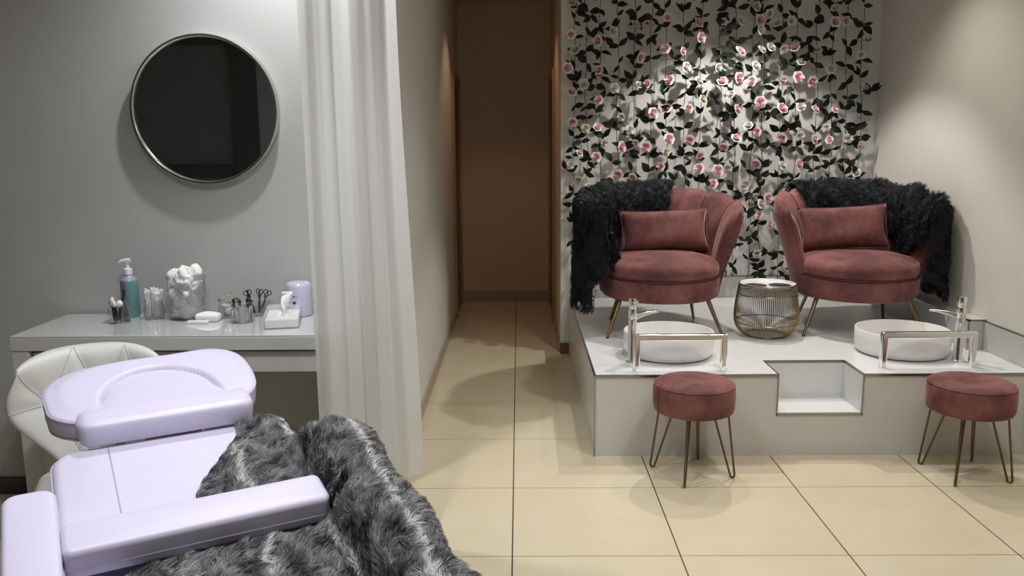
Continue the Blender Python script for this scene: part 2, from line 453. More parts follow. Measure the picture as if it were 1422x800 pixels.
# ------------------------------------------------------------------ basins, rails, taps
def basin(x, y, label):
    t = thing('foot_basin', (x, y, PH), label, 'basin', 'round foot basins on the platform')
    R, H = .226, .122
    pr = [(0, .002), (R-.03, .002), (R-.012, .008), (R-.002, .03), (R, .06), (R, H-.004), (R-.003, H), (R-.009, H), (R-.012, H-.006), (R-.016, .05), (R-.03, .028), (R-.07, .018), (.03, .014), (0, .014)]
    MB().lathe(pr, 64, (x, y, PH)).build('bowl', 'ceramic', t, angle=50)
    MB().lathe([(0, .0195), (.018, .0195), (.022, .017), (.022, .012)], 24, (x, y, PH)).build('drain', 'chrome', t)
    return t
basin(.752, 4.152, 'round white ceramic foot basin on the platform in front of the left armchair')
basin(1.936, 4.166, 'round white ceramic foot basin on the platform in front of the right armchair')
def rail(x0, x1, y, label):
    t = thing('grab_rail', ((x0+x1)/2, y, PH), label, 'rail', 'chrome rails before the basins')
    h, r = .172, .0145
    P = [(x0, 0), (x0, h), (x1, h), (x1, 0), (x1-2*r, 0), (x1-2*r, h-2*r), (x0+2*r, h-2*r), (x0+2*r, 0)]
    MB().layers([[(x, y+d, PH+z) for x, z in P] for d in (-r, r)]).build('rail_frame', 'chrome', t, bevel=.006)
    for x in (x0+r, x1-r):
        MB().lathe([(0, 0), (.0165, 0), (.0165, .0025), (0, .0025)], 24, (x, y, PH)).build('foot_flange', 'chrome', t)
rail(.536, .974, 3.85, 'chrome n-shaped rail in front of the left foot basin')
rail(1.703, 2.152, 3.872, 'chrome n-shaped rail in front of the right foot basin')
def tap(x, y, ang, label):
    t = thing('basin_tap', (x, y, PH), label, 'tap', 'tall chrome basin taps')
    d = Vector((math.cos(ang), math.sin(ang), 0)); b = Vector((x, y, PH))
    MB().lathe([(0, 0), (.029, 0), (.029, .004), (.023, .008), (.0215, .012), (.0205, .215), (0, .215)], 28, (x, y, PH)).build('column', 'chrome', t, angle=30)
    MB().lathe([(0, .217), (.0205, .217), (.022, .222), (.022, .262), (.0215, .264), (0, .264)], 28, (x, y, PH)).build('mixer_body', 'chrome', t, angle=30)
    sp_ = MB(); p = d.cross(Vector((0, 0, 1)))
    L = []
    for s_, zc, hh, ww in ((.015, .225, .030, .013), (.06, .236, .018, .013), (.11, .243, .011, .013), (.140, .244, .010, .013)):
        c = b+d*s_+Vector((0, 0, zc))
        L.append([c+p*ww+Vector((0, 0, hh/2)), c-p*ww+Vector((0, 0, hh/2)), c-p*ww-Vector((0, 0, hh/2)), c+p*ww-Vector((0, 0, hh/2))])
    sp_.layers(L); sp_.build('spout', 'chrome', t, bevel=.003)
    MB().lathe([(0, .266), (.0195, .266), (.021, .270), (.021, .312), (.019, .318), (0, .318)], 28, (x, y, PH)).build('handle', 'chrome', t, angle=30)
    lv = MB().tube([b+Vector((0, 0, .296)), b-d*.01+Vector((0, 0, .296)), b+p*.05+Vector((0, 0, .31))], .005); lv.build('lever', 'chrome', t)
tap(.547, 3.99, math.radians(22), 'tall chrome tap standing to the left of the left foot basin')
tap(2.128, 3.985, math.radians(158), 'tall chrome tap standing to the right of the right foot basin')

# ------------------------------------------------------------------ hairpin stools
def stool(x, y, rot, dent, label):
    t = thing('hairpin_stool', (x, y, 0), label, 'stool', 'round pink stools in front of the platform')
    R = .177; z0, z1 = .292, .425
    pr = [(0, z0), (R-.02, z0), (R-.006, z0+.006), (R, z0+.02), (R+.002, z0+.065), (R, z1-.025), (R-.006, z1-.010), (R-.02, z1-.001), (R-.05, z1+.003-dent*.3), (.06, z1+.006-dent), (.02, z1+.006-dent*1.3), (0, z1+.006-dent*1.35)]
    MB().lathe(pr, 64, (x, y, 0)).build('cushion', 'velvet', t, angle=80)
    a = math.radians(200) if dent == 0 else math.radians(60)
    MB().tube([(x+(R+.001)*math.cos(a), y+(R+.001)*math.sin(a), z) for z in (z0+.01, (z0+z1)/2, z1-.02)], .002, 6).build('seam', 'velvetseam', t)
    MB().tube([(x+(R-.004)*math.cos(k*PI/24), y+(R-.004)*math.sin(k*PI/24), z1-.012) for k in range(48)], .0028, 6, closed=True).build('piping', 'velvet', t)
    for k in range(4):
        a = rot+k*PI/2; d = Vector((math.cos(a), math.sin(a), 0)); p = Vector((-d.y, d.x, 0)); c = Vector((x, y, 0))
        ro, ri, rf = .150, .084, .176
        pts = [c+d*ro+Vector((0, 0, z0+.002)), c+d*(rf+.010)+Vector((0, 0, .016))]
        for q in range(1, 6): b_ = PI*q/6; pts.append(c+d*(rf+.010*math.cos(b_))+Vector((0, 0, .016-.0115*math.sin(b_))))
        pts += [c+d*(rf-.010)+Vector((0, 0, .016)), c+d*ri+Vector((0, 0, z0+.002))]
        MB().tube(pts, .0048, 8).build('leg', 'bronze', t)
stool(.762, 3.553, math.radians(-21), .0, 'pink velvet hairpin stool with a smooth domed top, in front of the left basin')
stool(1.957, 3.53, math.radians(-38), .018, 'pink velvet hairpin stool with a dented top, in front of the right basin')

# ------------------------------------------------------------------ wire drum table
def wire_drum(x, y):
    t = thing('wire_drum_table', (x, y, PH), 'gold wire drum side table with white tray top between the armchairs', 'side table')
    prof = [(.108, .004), (.132, .016), (.158, .045), (.171, .085), (.172, .14), (.165, .20), (.157, .25), (.151, .290)]
    P = catmull([(r, 0, z) for r, z in prof], 4, closed=False)
    mb = MB()
    for k in range(100):
        a = 2*PI*k/100
        mb.tube([(x+p.x*math.cos(a), y+p.x*math.sin(a), PH+p.z) for p in P[::2]+[P[-1]]], .0018, 4, caps=False)
    mb.build('wire_cage', 'gold', t)
    def hoop(r, z, rr, name, m='gold'):
        MB().tube([(x+r*math.cos(2*PI*k/48), y+r*math.sin(2*PI*k/48), PH+z) for k in range(48)], rr, 6, closed=True).build(name, m, t)
    hoop(.108, .004, .004, 'hoop'); hoop(.170, .079, .0028, 'hoop'); hoop(.160, .235, .0028, 'hoop'); hoop(.152, .289, .0040, 'hoop')
    tr_ = MB().lathe([(0, .275), (.124, .275), (.141, .277), (.148, .284), (.152, .290), (.149, .293), (.144, .292), (.140, .289), (.134, .2865), (0, .2860)], 56, (x, y, PH))
    tr_.build('tray', 'ceramic', t)
    for sx in (-1, 1):
        d = MB().lathe([(0, .0025), (.060, .0025), (.064, .001), (.064, 0)], 32, (x+sx*.066-.010, y-.040, PH+.2858), sx=.92, sy=.95)
        tag(d.build('oval_opening', 'blk_disc', t), 'dark oval opening in the white tray')
wire_drum(1.362, 4.56)

# ------------------------------------------------------------------ shell armchairs
NCH = 7; TH = math.radians(110)
def back_pt(th, s, off=0., smooth=False):
    """point of the shell back. th: angle from the rear, s: 0 inner bottom .. .5 top rim .. 1 outer bottom"""
    u = (th+TH)/(2*TH)*NCH; k = min(NCH-1, max(0, math.floor(u))); w_ = 2*(u-k)-1
    b = math.sqrt(max(0., 1-min(1., abs(w_))**2.2))
    if smooth: b = 1.
    ath = abs(th)
    H = .525 - .085*(ath/TH)**2 + (.022*b if not smooth else .024)
    t = s/.5 if s <= .5 else (1-s)/.5
    zb = .222
    lean = .318+.122*t**1.5
    half = .018+.026*t**.7+.010*b*t
    if s <= .5:
        q = min(1., t); r = lean-half*(math.cos(q**6*PI/2)) - .012*b*math.sin(PI*min(1, t*1.02))
    else:
        q = min(1., t); r = lean+half*(math.cos(q**6*PI/2))
    z = zb+(H)*t + (.0)
    z = zb+H*(1-(1-t)**1.0) + .02*math.sin(PI/2*t**5)
    # off pushes away from the mid surface
    if off:
        sg = -1 if s < .5 else 1
        f = math.cos(min(1., t)**6*PI/2)
        r += sg*off*f; z += off*(1-f)
    ry = 1.02
    return Vector((r*math.sin(th), r*math.cos(th)*ry, z))
def armchair(x, y, rot, label):
    t = thing('shell_armchair', (x, y, PH), label, 'armchair', 'pink shell armchairs on the platform')
    t['_w'] = [0, 0, 0]; t.rotation_euler = (0, 0, rot)
    nth, ns = 7*12+1, 33
    P = [[back_pt(-TH+2*TH*i/(nth-1), j/(ns-1)) for j in range(ns)] for i in range(nth)]
    mb = MB().grid(P, cv=True)
    for i, rev in ((0, 1), (nth-1, 0)):       # rounded front ends of the wings
        ring = P[i]; d = Vector((math.sin(-TH+2*TH*i/(nth-1)), math.cos(-TH+2*TH*i/(nth-1)), 0))
        fw = Vector((-d.y, d.x, 0)) * (1 if i == 0 else -1)
        prev = ring; rows = [ring]
        for f, g in ((.7, .008), (.4, .015), (.15, .019), (.01, .020)):
            nr = []
            for j in range(ns):
                mid = (ring[j]+ring[ns-1-j])*.5
                nr.append(mid+(ring[j]-mid)*f+fw*g)
            rows.append(nr)
        mb.grid(rows, cv=True)
    mb.build('shell_back', 'velvet', t, angle=180)
    sm = MB()
    for k in range(1, NCH):
        th = -TH+2*TH*k/NCH
        sm.tube([back_pt(th, s_, .004) for s_ in np.linspace(.10, .62, 24)], .0045, 6)
    sm.build('channel_seam', 'velvetseam', t)
    # drum base
    def ell(rx, ry, cy, z, n=56): return [(rx*math.cos(2*PI*k/n), cy+ry*math.sin(2*PI*k/n), z) for k in range(n)]
    bs = MB().layers([ell(.285, .30, -.03, .212), ell(.312, .327, -.03, .205), ell(.325, .342, -.03, .214), ell(.330, .348, -.03, .26), ell(.332, .35, -.03, .318), ell(.30, .31, -.03, .324)])
    bs.build('seat_base', 'velvet', t, angle=60)
    cu = MB().layers([ell(.27, .29, -.04, .322), ell(.313, .338, -.04, .324), ell(.322, .350, -.04, .338), ell(.325, .354, -.04, .370), ell(.318, .344, -.04, .398), ell(.290, .307, -.03, .416), ell(.22, .22, -.02, .434), ell(.10, .10, -.02, .444)])
    cu.build('seat_cushion', 'velvet', t, angle=180)
    pp = MB().tube(ell(.321, .349, -.04, .326), .004, 6, closed=True); pp.build('piping', 'velvetseam', t)
    for sx, fy, ty in ((-1, -.265, -.19), (1, -.265, -.19), (-1, .245, .15), (1, .245, .15)):
        fx = .315 if fy < 0 else .25; tx = .235 if fy < 0 else .20
        lg_ = MB().tube([(sx*tx, ty, .215), (sx*fx, fy, .004)], [.0135, .0075], 12)
        lg_.build('leg', 'gold', t)
        MB().lathe([(0, 0), (.0085, 0), (.0085, .008), (0, .008)], 12, (sx*fx, fy, 0)).build('foot_cap', 'black', t)
    tg = MB().box((.352, -.135, .30), (.358, -.115, .345)) if False else MB().box((.345, -.15, .315), (.352, -.125, .355))
    tag(tg.build('fabric_tag', 'steel', t, bevel=.001), 'small grey tag on the chair side')
    return t
CH = {}
LCH = (.80, 4.755, math.radians(-1)); RCH = (1.905, 4.745, math.radians(-7))
armchair(*LCH, 'dusty pink velvet shell armchair on the left of the gold drum table')
armchair(*RCH, 'dusty pink velvet shell armchair on the right, close to the right wall')

def lumbar(ch, dx, dy, z, hx, hz, tilt, yaw, roll, label):
    c = Matrix.Rotation(ch[2], 4, 'Z'); o = Vector((ch[0], ch[1], PH))+c @ Vector((dx, dy, z))
    mb = MB(); n, mrow = 28, 16; F = []
    for side in (1, -1):
        G = []
        for i in range(n+1):
            row = []
            for j in range(mrow+1):
                a, b = 2*i/n-1, 2*j/mrow-1
                px_ = a*hx*(1-.05*(1-abs(b)**2)*abs(a)**6 - .0); pz = b*hz*(1-.10*(1-a*a)*0 - .06*(1-abs(a)**3)*abs(b)**4*0)
                px_ *= 1-.045*(1-b*b)*abs(a)**3; pz *= 1-.09*(1-a*a)**.8*abs(b)**3
                th = .068*((1-a**4)*(1-b**4))**.55
                row.append((px_, side*(-th), pz))
            G.append(row)
        mb.grid(G)
    R = Matrix.Rotation(ch[2]+yaw, 4, 'Z') @ Matrix.Rotation(tilt, 4, 'X') @ Matrix.Rotation(roll, 4, 'Y')
    mb.xf(lambda p: R @ p + o)
    ob = mb.build('lumbar_cushion', 'velvet', origin=o, angle=180)
    bm = bmesh.new(); bm.from_mesh(ob.data); bmesh.ops.remove_doubles(bm, verts=bm.verts, dist=.0015); bmesh.ops.recalc_face_normals(bm, faces=bm.faces); bm.to_mesh(ob.data); bm.free()
    tag(ob, label, 'cushion', 'pink lumbar cushions')
    # piped seam round the edge
    pts = []
    for k in range(80):
        q = k/80*4; s_ = int(q); f = q-s_
        a, b = ((2*f-1, -1), (1, 2*f-1), (1-2*f, 1), (-1, 1-2*f))[s_]
        px_ = a*hx*(1-.045*(1-b*b)*abs(a)**3); pz = b*hz*(1-.09*(1-a*a)**.8*abs(b)**3)
        pts.append(R @ Vector((px_, 0, pz)) + o)
    MB().tube(pts, .003, 6, closed=True).build('piping', 'velvet', ob)
lumbar(LCH, .045, .13, .548, .255, .125, math.radians(-16), 0, math.radians(-2), 'long pink velvet cushion leaning in the left armchair')
lumbar(RCH, -.045, .12, .562, .250, .128, math.radians(-16), 0, math.radians(-3), 'long pink velvet cushion leaning in the right armchair')

# ------------------------------------------------------------------ fur
def fur_mesh(name, mt, parent, G, UV, n, length, width, droop, flow, seed, clump=.55, origin=None, jit=.5, tuft=.016):
    """pile of tapering hair ribbons rooted on the grid G (nu x nv x 3), normals outward"""
    r = np.random.default_rng(seed)
    G = np.asarray(G, float); nu, nv = G.shape[:2]
    du = np.gradient(G, axis=0); dv = np.gradient(G, axis=1)
    N = np.cross(du, dv); N /= np.linalg.norm(N, axis=2, keepdims=True)+1e-9
    A = np.linalg.norm(np.cross(G[1:, :-1]-G[:-1, :-1], G[:-1, 1:]-G[:-1, :-1]), axis=2)
    p = (A/A.sum()).ravel(); cells = r.choice(p.size, n, p=p)
    ci, cj = cells//(nv-1), cells % (nv-1); fu, fv = r.random(n), r.random(n)
    def bil(X):
        a = X[ci, cj]*((1-fu)*(1-fv))[:, None]+X[ci+1, cj]*(fu*(1-fv))[:, None]+X[ci, cj+1]*((1-fu)*fv)[:, None]+X[ci+1, cj+1]*(fu*fv)[:, None]
        return a
    root = bil(G); nn = bil(N); nn /= np.linalg.norm(nn, axis=1, keepdims=True)+1e-9
    tu = bil(du); tu /= np.linalg.norm(tu, axis=1, keepdims=True)+1e-9
    tv = bil(dv); tv /= np.linalg.norm(tv, axis=1, keepdims=True)+1e-9
    uv = bil(np.asarray(UV, float))
    # clumped flow direction
    def sn(x, y, a, b, c): return np.sin(x*a+c)*np.cos(y*b-c*1.7)
    U_, V_ = uv[:, 0], uv[:, 1]
    ang = 1.1*sn(U_, V_, 37, 29, 1.)+.9*sn(U_, V_, 71, 83, 2.3)+.5*sn(U_, V_, 151, 133, .4)+r.normal(0, .30, n)
    fl = math.atan2(flow[1], flow[0])+ang
    tang = tu*np.cos(fl)[:, None]+tv*np.sin(fl)[:, None]
    lift = .55+.35*sn(U_, V_, 93, 61, 3.1)+r.normal(0, .12, n)
    d = tang+nn*np.clip(lift, .12, 1.2)[:, None]; d /= np.linalg.norm(d, axis=1, keepdims=True)
    L = length*(.65+.5*r.random(n))
    p1 = root+d*(L*.5)[:, None]
    d2 = d+tang*.5+np.array([0, 0, -droop]); d2 /= np.linalg.norm(d2, axis=1, keepdims=True)
    p2 = p1+d2*(L*.55)[:, None]
    # strands gather into tufts
    key = np.floor(uv/tuft+.35*np.stack([sn(U_, V_, 210, 170, .7), sn(U_, V_, 190, 230, 1.9)], 1)).astype(np.int64)
    _, inv = np.unique(key[:, 0]*100003+key[:, 1], return_inverse=True)
    cnt = np.bincount(inv)[:, None]
    mean2 = np.stack([np.bincount(inv, p2[:, q]) for q in range(3)], 1)/cnt; mean1 = np.stack([np.bincount(inv, p1[:, q]) for q in range(3)], 1)/cnt
    p2 = p2+(mean2[inv]-p2)*(clump+.2*r.random(n))[:, None]; p1 = p1+(mean1[inv]-p1)*clump*.35
    side = np.cross(d, nn+r.normal(0, .4, (n, 3))); side /= np.linalg.norm(side, axis=1, keepdims=True)+1e-9
    w0 = width*(.7+.6*r.random(n))[:, None]
    base = root-nn*.003
    V = np.stack([base-side*w0, base+side*w0, p1-side*w0*.75, p1+side*w0*.75, p2], axis=1).reshape(-1, 3)
    o = np.asarray(origin if origin is not None else (0, 0, 0), float); V = V-o
    k = np.arange(n)[:, None]*5
    loops = np.concatenate([k+np.array([[0, 1, 3, 2]]), k+np.array([[2, 3, 4]])], axis=1).ravel()
    me = bpy.data.meshes.new(name)
    me.vertices.add(n*5); me.vertices.foreach_set('co', V.ravel())
    me.loops.add(n*7); me.loops.foreach_set('vertex_index', loops.astype(np.int32))
    me.polygons.add(n*2)
    st = (np.arange(n)[:, None]*7+np.array([[0, 4]])).ravel(); me.polygons.foreach_set('loop_start', st.astype(np.int32))
    me.update(calc_edges=True)
    me.polygons.foreach_set('use_smooth', np.ones(n*2, bool))
    ul = me.uv_layers.new(name='uv'); uu = np.repeat(uv, 7, axis=0)+np.repeat(r.normal(0, .004*jit, (n, 2)), 7, axis=0)
    ul.data.foreach_set('uv', uu.ravel())
    me.materials.append(MT[mt]); me.validate()
    ob = bpy.data.objects.new(name, me); COL.objects.link(ob)
    ob.parent = parent
    tag(ob, kind='stuff')
    return ob
def fur_base(name, mt, parent, G, UV, thick, origin):
    """the cloth under the pile: closed sheet of real thickness"""
    G = np.asarray(G, float); nu, nv = G.shape[:2]
    du = np.gradient(G, axis=0); dv = np.gradient(G, axis=1); N = np.cross(du, dv); N /= np.linalg.norm(N, axis=2, keepdims=True)+1e-9
    top = G-N*.002; bot = G-N*(thick+.002)
    mb = MB(); T = [[Vector(p) for p in r_] for r_ in top]; B_ = [[Vector(p) for p in r_] for r_ in bot]
    rows = []
    for i in range(nu): rows.append(T[i]+B_[i][::-1])
    mb.grid(rows, cv=True)
    n2 = 2*nv
    for i in (0, nu-1):
        for j in range(nv-1): mb.f.append((i*n2+j, i*n2+j+1, i*n2+n2-2-j, i*n2+n2-1-j)); mb.m.append(0)
    ob = mb.build(name, mt, parent, angle=180, origin=origin if parent is None else None)
    ul = ob.data.uv_layers.new(name='uv')
    UVf = np.asarray(UV, float)
    vu = np.zeros((nu*n2, 2)); 
    for i in range(nu):
        vu[i*n2:i*n2+nv] = UVf[i]; vu[i*n2+nv:(i+1)*n2] = UVf[i][::-1]
    idx = np.zeros(len(ob.data.loops), np.int32); ob.data.loops.foreach_get('vertex_index', idx)
    ul.data.foreach_set('uv', vu[idx].ravel())
    return ob

def chair_throw(ch, th0, th1, zin, zout, label, seed, wrap, flip, flare, fold=None, nh=60000):
    """black throw saddled over the back and wing of a chair; zin/zout: how far it hangs inside / outside as functions of the angle"""
    c = Matrix.Rotation(ch[2], 4, 'Z'); base = Vector((ch[0], ch[1], PH))
    nu, nv = 46, 30
    G = []; UV = []
    for i in range(nu):
        f = i/(nu-1); th = th0+(th1-th0)*f
        thc = max(-TH, min(TH, th))
        a, b = zin(th), zout(th)         # heights above platform to which it reaches
        row = []; uvr = []
        top = back_pt(thc, .5, .045, True).z+.01*math.sin(f*17+ch[0])
        for j in range(nv):
            g = j/(nv-1)
            if g < .45:                   # inner side, bottom -> top
                q = g/.45; z = a+(top-a)*q
                s_ = None; t_ = (z-.235)/(top-.235)
                p = back_pt(thc, max(.02, min(.5, t_*.5)), .030+.010*math.sin(9*f*PI+3*q), True)
                if abs(th) > TH: pass
            else:
                q = (g-.45)/.55; z = top+(b-top)*q; t_ = (z-.235)/(top-.235)
                if t_ > .02:
                    p = back_pt(thc, min(1, max(.5, 1-t_*.5)), .034+.014*math.sin(8*f*PI+4*q), True)
                else: p = back_pt(thc, 1, .034, True)
                # hanging cloth falls straight down instead of following the taper
                pt = back_pt(thc, .56, .036+.015*math.sin(8*f*PI), True)
                hang = flare(th)
                rr = math.hypot(p.x, p.y); rt = math.hypot(pt.x, pt.y)
                k = min(1., q*2.2)*hang
                nr = rr+(rt-rr)*k + .012*math.sin(13*f*PI)*q
                p = Vector((p.x*nr/rr, p.y*nr/rr, z))
            p.z += .008*math.sin(11*f*PI+j*.4)
            if abs(th) > TH:              # carry on past the wing front, closing round it
                e_ = abs(th)-TH; d = Vector((math.cos(thc), -math.sin(thc), 0))*(1 if th > 0 else -1)
                mid = back_pt(thc, .25 if g < .45 else .75); pin = back_pt(thc, .5-.5*min(1, max(0, (p.z-.235)/(top-.235))))
                pout = back_pt(thc, .5+.5*(1-min(1, max(0, (p.z-.235)/(top-.235)))))
                m2 = (pin+pout)*.5; m2.z = p.z
                p = p.lerp(m2, min(1, (e_/wrap)**2)*.93*(1 if p.z > .30 else .3)) + d*(.40*e_)
            q_ = c @ p + base; q_.x = min(q_.x, XR-.058)
            row.append(tuple(q_)); uvr.append((f*1.3, g*.9))
        G.append(row); UV.append(uvr)
    ga = np.asarray(G); i_, j_ = nu//2, int(nv*.45)
    if np.cross(ga[i_+1, j_]-ga[i_, j_], ga[i_, j_+1]-ga[i_, j_])[2] < 0: G = G[::-1]; UV = UV[::-1]
    t = thing('fur_throw', (ch[0], ch[1], PH+.78), label, 'throw', 'black fur throws')
    ga = np.asarray(G)[1:-1, 1:-1]; b_ = fur_base('throw_cloth', 'furblack', t, ga, np.asarray(UV)[1:-1, 1:-1], .006, None)
    fm = fur_mesh('fur_pile', 'furblack', t, G, UV, nh, .037, .0010, .5, (0., 1.), seed, origin=t.location, tuft=.013)
    return t, G
D = math.radians
def sstep(a, b, x): x = max(0, min(1, (x-a)/(b-a))); return x*x*(3-2*x)
chair_throw(LCH, D(18), D(-127), lambda th: .66-.29*sstep(.4, 1.3, -th),
            lambda th: .50-.36*sstep(.9, 1.6, -th), 'long-haired black fur throw draped over the back of the left armchair', 5, D(16), False, lambda th: sstep(.7, 1.4, -th))
chair_throw(RCH, D(-42), D(127), lambda th: .64-.18*sstep(.5, 1.2, th)+.06*sstep(1.6, 2.1, th),
            lambda th: .50-.29*sstep(.8, 1.4, th), 'long-haired black fur throw draped over the back of the right armchair', 6, D(16), True, lambda th: sstep(.7, 1.3, th))
# loose corner of the left throw, hanging down past the wing
def throw_corner():
    pass

# ------------------------------------------------------------------ rose garlands
STEMS = [(800, 796), (813, 815), (834, 833), (859, 857), (882, 878), (905, 902), (924, 925), (951, 950), (975, 970), (1001, 999), (1022, 1018), (1047, 1042),
         (1062, 1056), (1086, 1081), (1106, 1103), (1137, 1130), (1158, 1152), (1177, 1172), (1199, 1192)]
BOT = [345, 352, 368, 376, 372, 366, 380, 378, 372, 380, 385, 388, 384, 388, 380, 376, 372, 366, 345]
ORD = ['first', 'second', 'third', 'fourth', 'fifth', 'sixth', 'seventh', 'eighth', 'ninth', 'tenth', 'eleventh', 'twelfth', 'thirteenth', 'fourteenth', 'fifteenth', 'sixteenth', 'seventeenth', 'eighteenth', 'nineteenth']
# roses as seen (crop coordinates of the wall at 3.076x from x=770): p pink in white, s small pink, w white, c cream
RO = [(345,108,'p'),(408,108,'p'),(480,78,'s'),(612,100,'p'),(622,162,'p'),(185,178,'p'),(70,148,'p'),(470,212,'p'),(545,220,'s'),(790,222,'p'),(875,88,'p'),(1193,97,'p'),(1243,92,'w'),(1022,207,'p'),(1122,215,'p'),(1048,268,'c'),(90,215,'c'),(55,290,'p'),(188,303,'p'),(365,248,'p'),(490,345,'p'),(612,350,'w'),(715,350,'p'),(785,335,'p'),(840,350,'p'),(972,345,'p'),(1033,333,'p'),(1095,348,'p'),(1180,295,'c'),(72,395,'p'),(187,430,'p'),(395,362,'p'),(360,365,'w'),(560,288,'w'),(855,285,'w'),(630,425,'c'),(480,465,'p'),(570,465,'p'),(415,485,'p'),(778,467,'p'),(875,437,'p'),(858,465,'s'),(967,465,'p'),(1048,458,'w'),(1107,472,'p'),(1192,472,'s'),(75,520,'p'),(132,548,'c'),(182,546,'s'),(320,555,'w'),(825,540,'w'),(862,562,'p'),(485,595,'p'),(575,597,'p'),(283,627,'p'),(347,610,'s'),(387,625,'p'),(772,593,'p'),(722,626,'p'),(970,588,'p'),(1042,580,'w'),(1103,597,'p'),(1173,598,'s'),(1292,620,'s'),(1250,592,'w'),(105,655,'s'),(178,673,'p'),(452,712,'p'),(470,650,'c'),(615,722,'p'),(617,662,'s'),(697,727,'p'),(735,717,'w'),(857,697,'p'),(970,708,'w'),(1037,703,'p'),(270,745,'p'),(335,758,'p'),(68,705,'w'),(102,768,'w'),(676,787,'p'),(815,785,'w'),(1283,740,'w'),(720,95,'w'),(795,95,'w'),(915,62,'w'),(875,130,'w'),(1010,90,'w'),(880,215,'w'),(920,205,'w'),(980,210,'w'),(1300,235,'w'),(250,135,'w'),(255,378,'w'),(125,362,'w'),(285,500,'w'),(755,405,'w'),(695,290,'w'),(1160,545,'w'),(1320,375,'s'),(210,610,'w'),(75,15,'c'),(860,30,'w'),(1200,35,'w'),(950,100,'w'),(1330,175,'w'),
      (88,890,'p'),(140,800,'c'),(905,845,'p'),(850,840,'w'),(880,870,'w'),(805,800,'w'),(835,975,'w'),(915,960,'s'),(860,1080,'w'),(330,820,'w'),(940,1060,'w'),(870,920,'s')]
def petal_mesh(mb, r, h, a0, spread, open_, mi):
    G = []
    for i in range(5):
        v = i/4; row = []
        for j in range(5):
            u = (j/4-.5)*spread*(.55+.45*math.sin(PI*min(1, v*.62+.2)))
            rad = r*(.25+.75*v**(.6))*(1+open_*v*v)
            edge = 1-.16*abs(j/4-.5)*2*v
            row.append((rad*edge*math.cos(a0+u), rad*edge*math.sin(a0+u), h*v*edge-open_*.30*r*v**3))
        G.append(row)
    mb.grid(G, mi=mi)
def rose_data(name, r, outer, inner, seed, pieces):
    rr = random.Random(seed); mb = MB()
    if 'out' in pieces:
        for ring, (n, f, h, op) in enumerate(((6, 1., .40, .25), (5, .82, .55, .12))):
            for k in range(n): petal_mesh(mb, r*f, r*h, 2*PI*k/n+ring*.5+rr.uniform(-.15, .15), 2*PI/n*1.35, op+rr.uniform(-.08, .12), 0)
    else:
        for ring, (n, f, h, op) in enumerate(((6, .80, .66, .10), (5, .62, .74, .08), (4, .42, .80, .05), (3, .22, .82, -.05))):
            for k in range(n): petal_mesh(mb, r*f, r*h, 2*PI*k/n+ring*.7, 2*PI/n*1.45, op, 0)
        mb.lathe([(0, r*.72), (r*.10, r*.70), (r*.13, r*.4), (0, r*.2)], 8)
    o = mb.build(name, inner if 'in' in pieces else outer, angle=180)
    me = o.data; bpy.data.objects.remove(o); return me
RD = {}
for k, (r_, oc, ic) in {'p': (.029, 'blushp', 'pinkp'), 's': (.022, 'blushp', 'pinkp'), 'w': (.026, 'whitep', 'whitep'), 'c': (.027, 'creamp', 'creamp')}.items():
    RD[k] = (rose_data('rose', r_, oc, ic, ord(k), 'out'), rose_data('rose_heart', r_, oc, ic, ord(k), 'in'))
def leaf(mb, base, d, nrm, L, W):
    d = d.normalized(); s_ = d.cross(nrm).normalized(); n_ = s_.cross(d)
    rows = []
    for t_, w_ in ((0, .06), (.18, .62), (.42, 1.), (.68, .78), (.88, .32), (1., .02)):
        c = base+d*L*t_+n_*(.10*L*math.sin(PI*t_))-n_*.06*L*t_
        rows.append([c-s_*W*w_+n_*.22*W*w_, c, c+s_*W*w_+n_*.22*W*w_])
    mb.grid(rows)
rg = random.Random(21)
stem_world = []
for k, (ut, ub) in enumerate(STEMS):
    yy = YB-.075-.03*rg.random()
    pt, pb = at_y(ut, 0, yy), at_y(ub, 255, yy)
    zb = at_y(ub, BOT[k], yy).z; ztop = CEIL
    def xat(z, pt=pt, pb=pb): return pb.x+(pt.x-pb.x)*(z-pb.z)/(pt.z-pb.z)
    stem_world.append((xat, yy, zb, ztop))
cand = [[] for _ in STEMS]
for (a, b, kd) in RO:
    u, v = 770+a/3.076, b/3.076
    p = at_y(u, v, YB-.10)
    best = min(range(len(STEMS)), key=lambda i: abs(stem_world[i][0](p.z)-p.x)+.02*len(cand[i]) + (9 if p.z < stem_world[i][2]-.05 else 0))
    cand[best].append((p, kd))
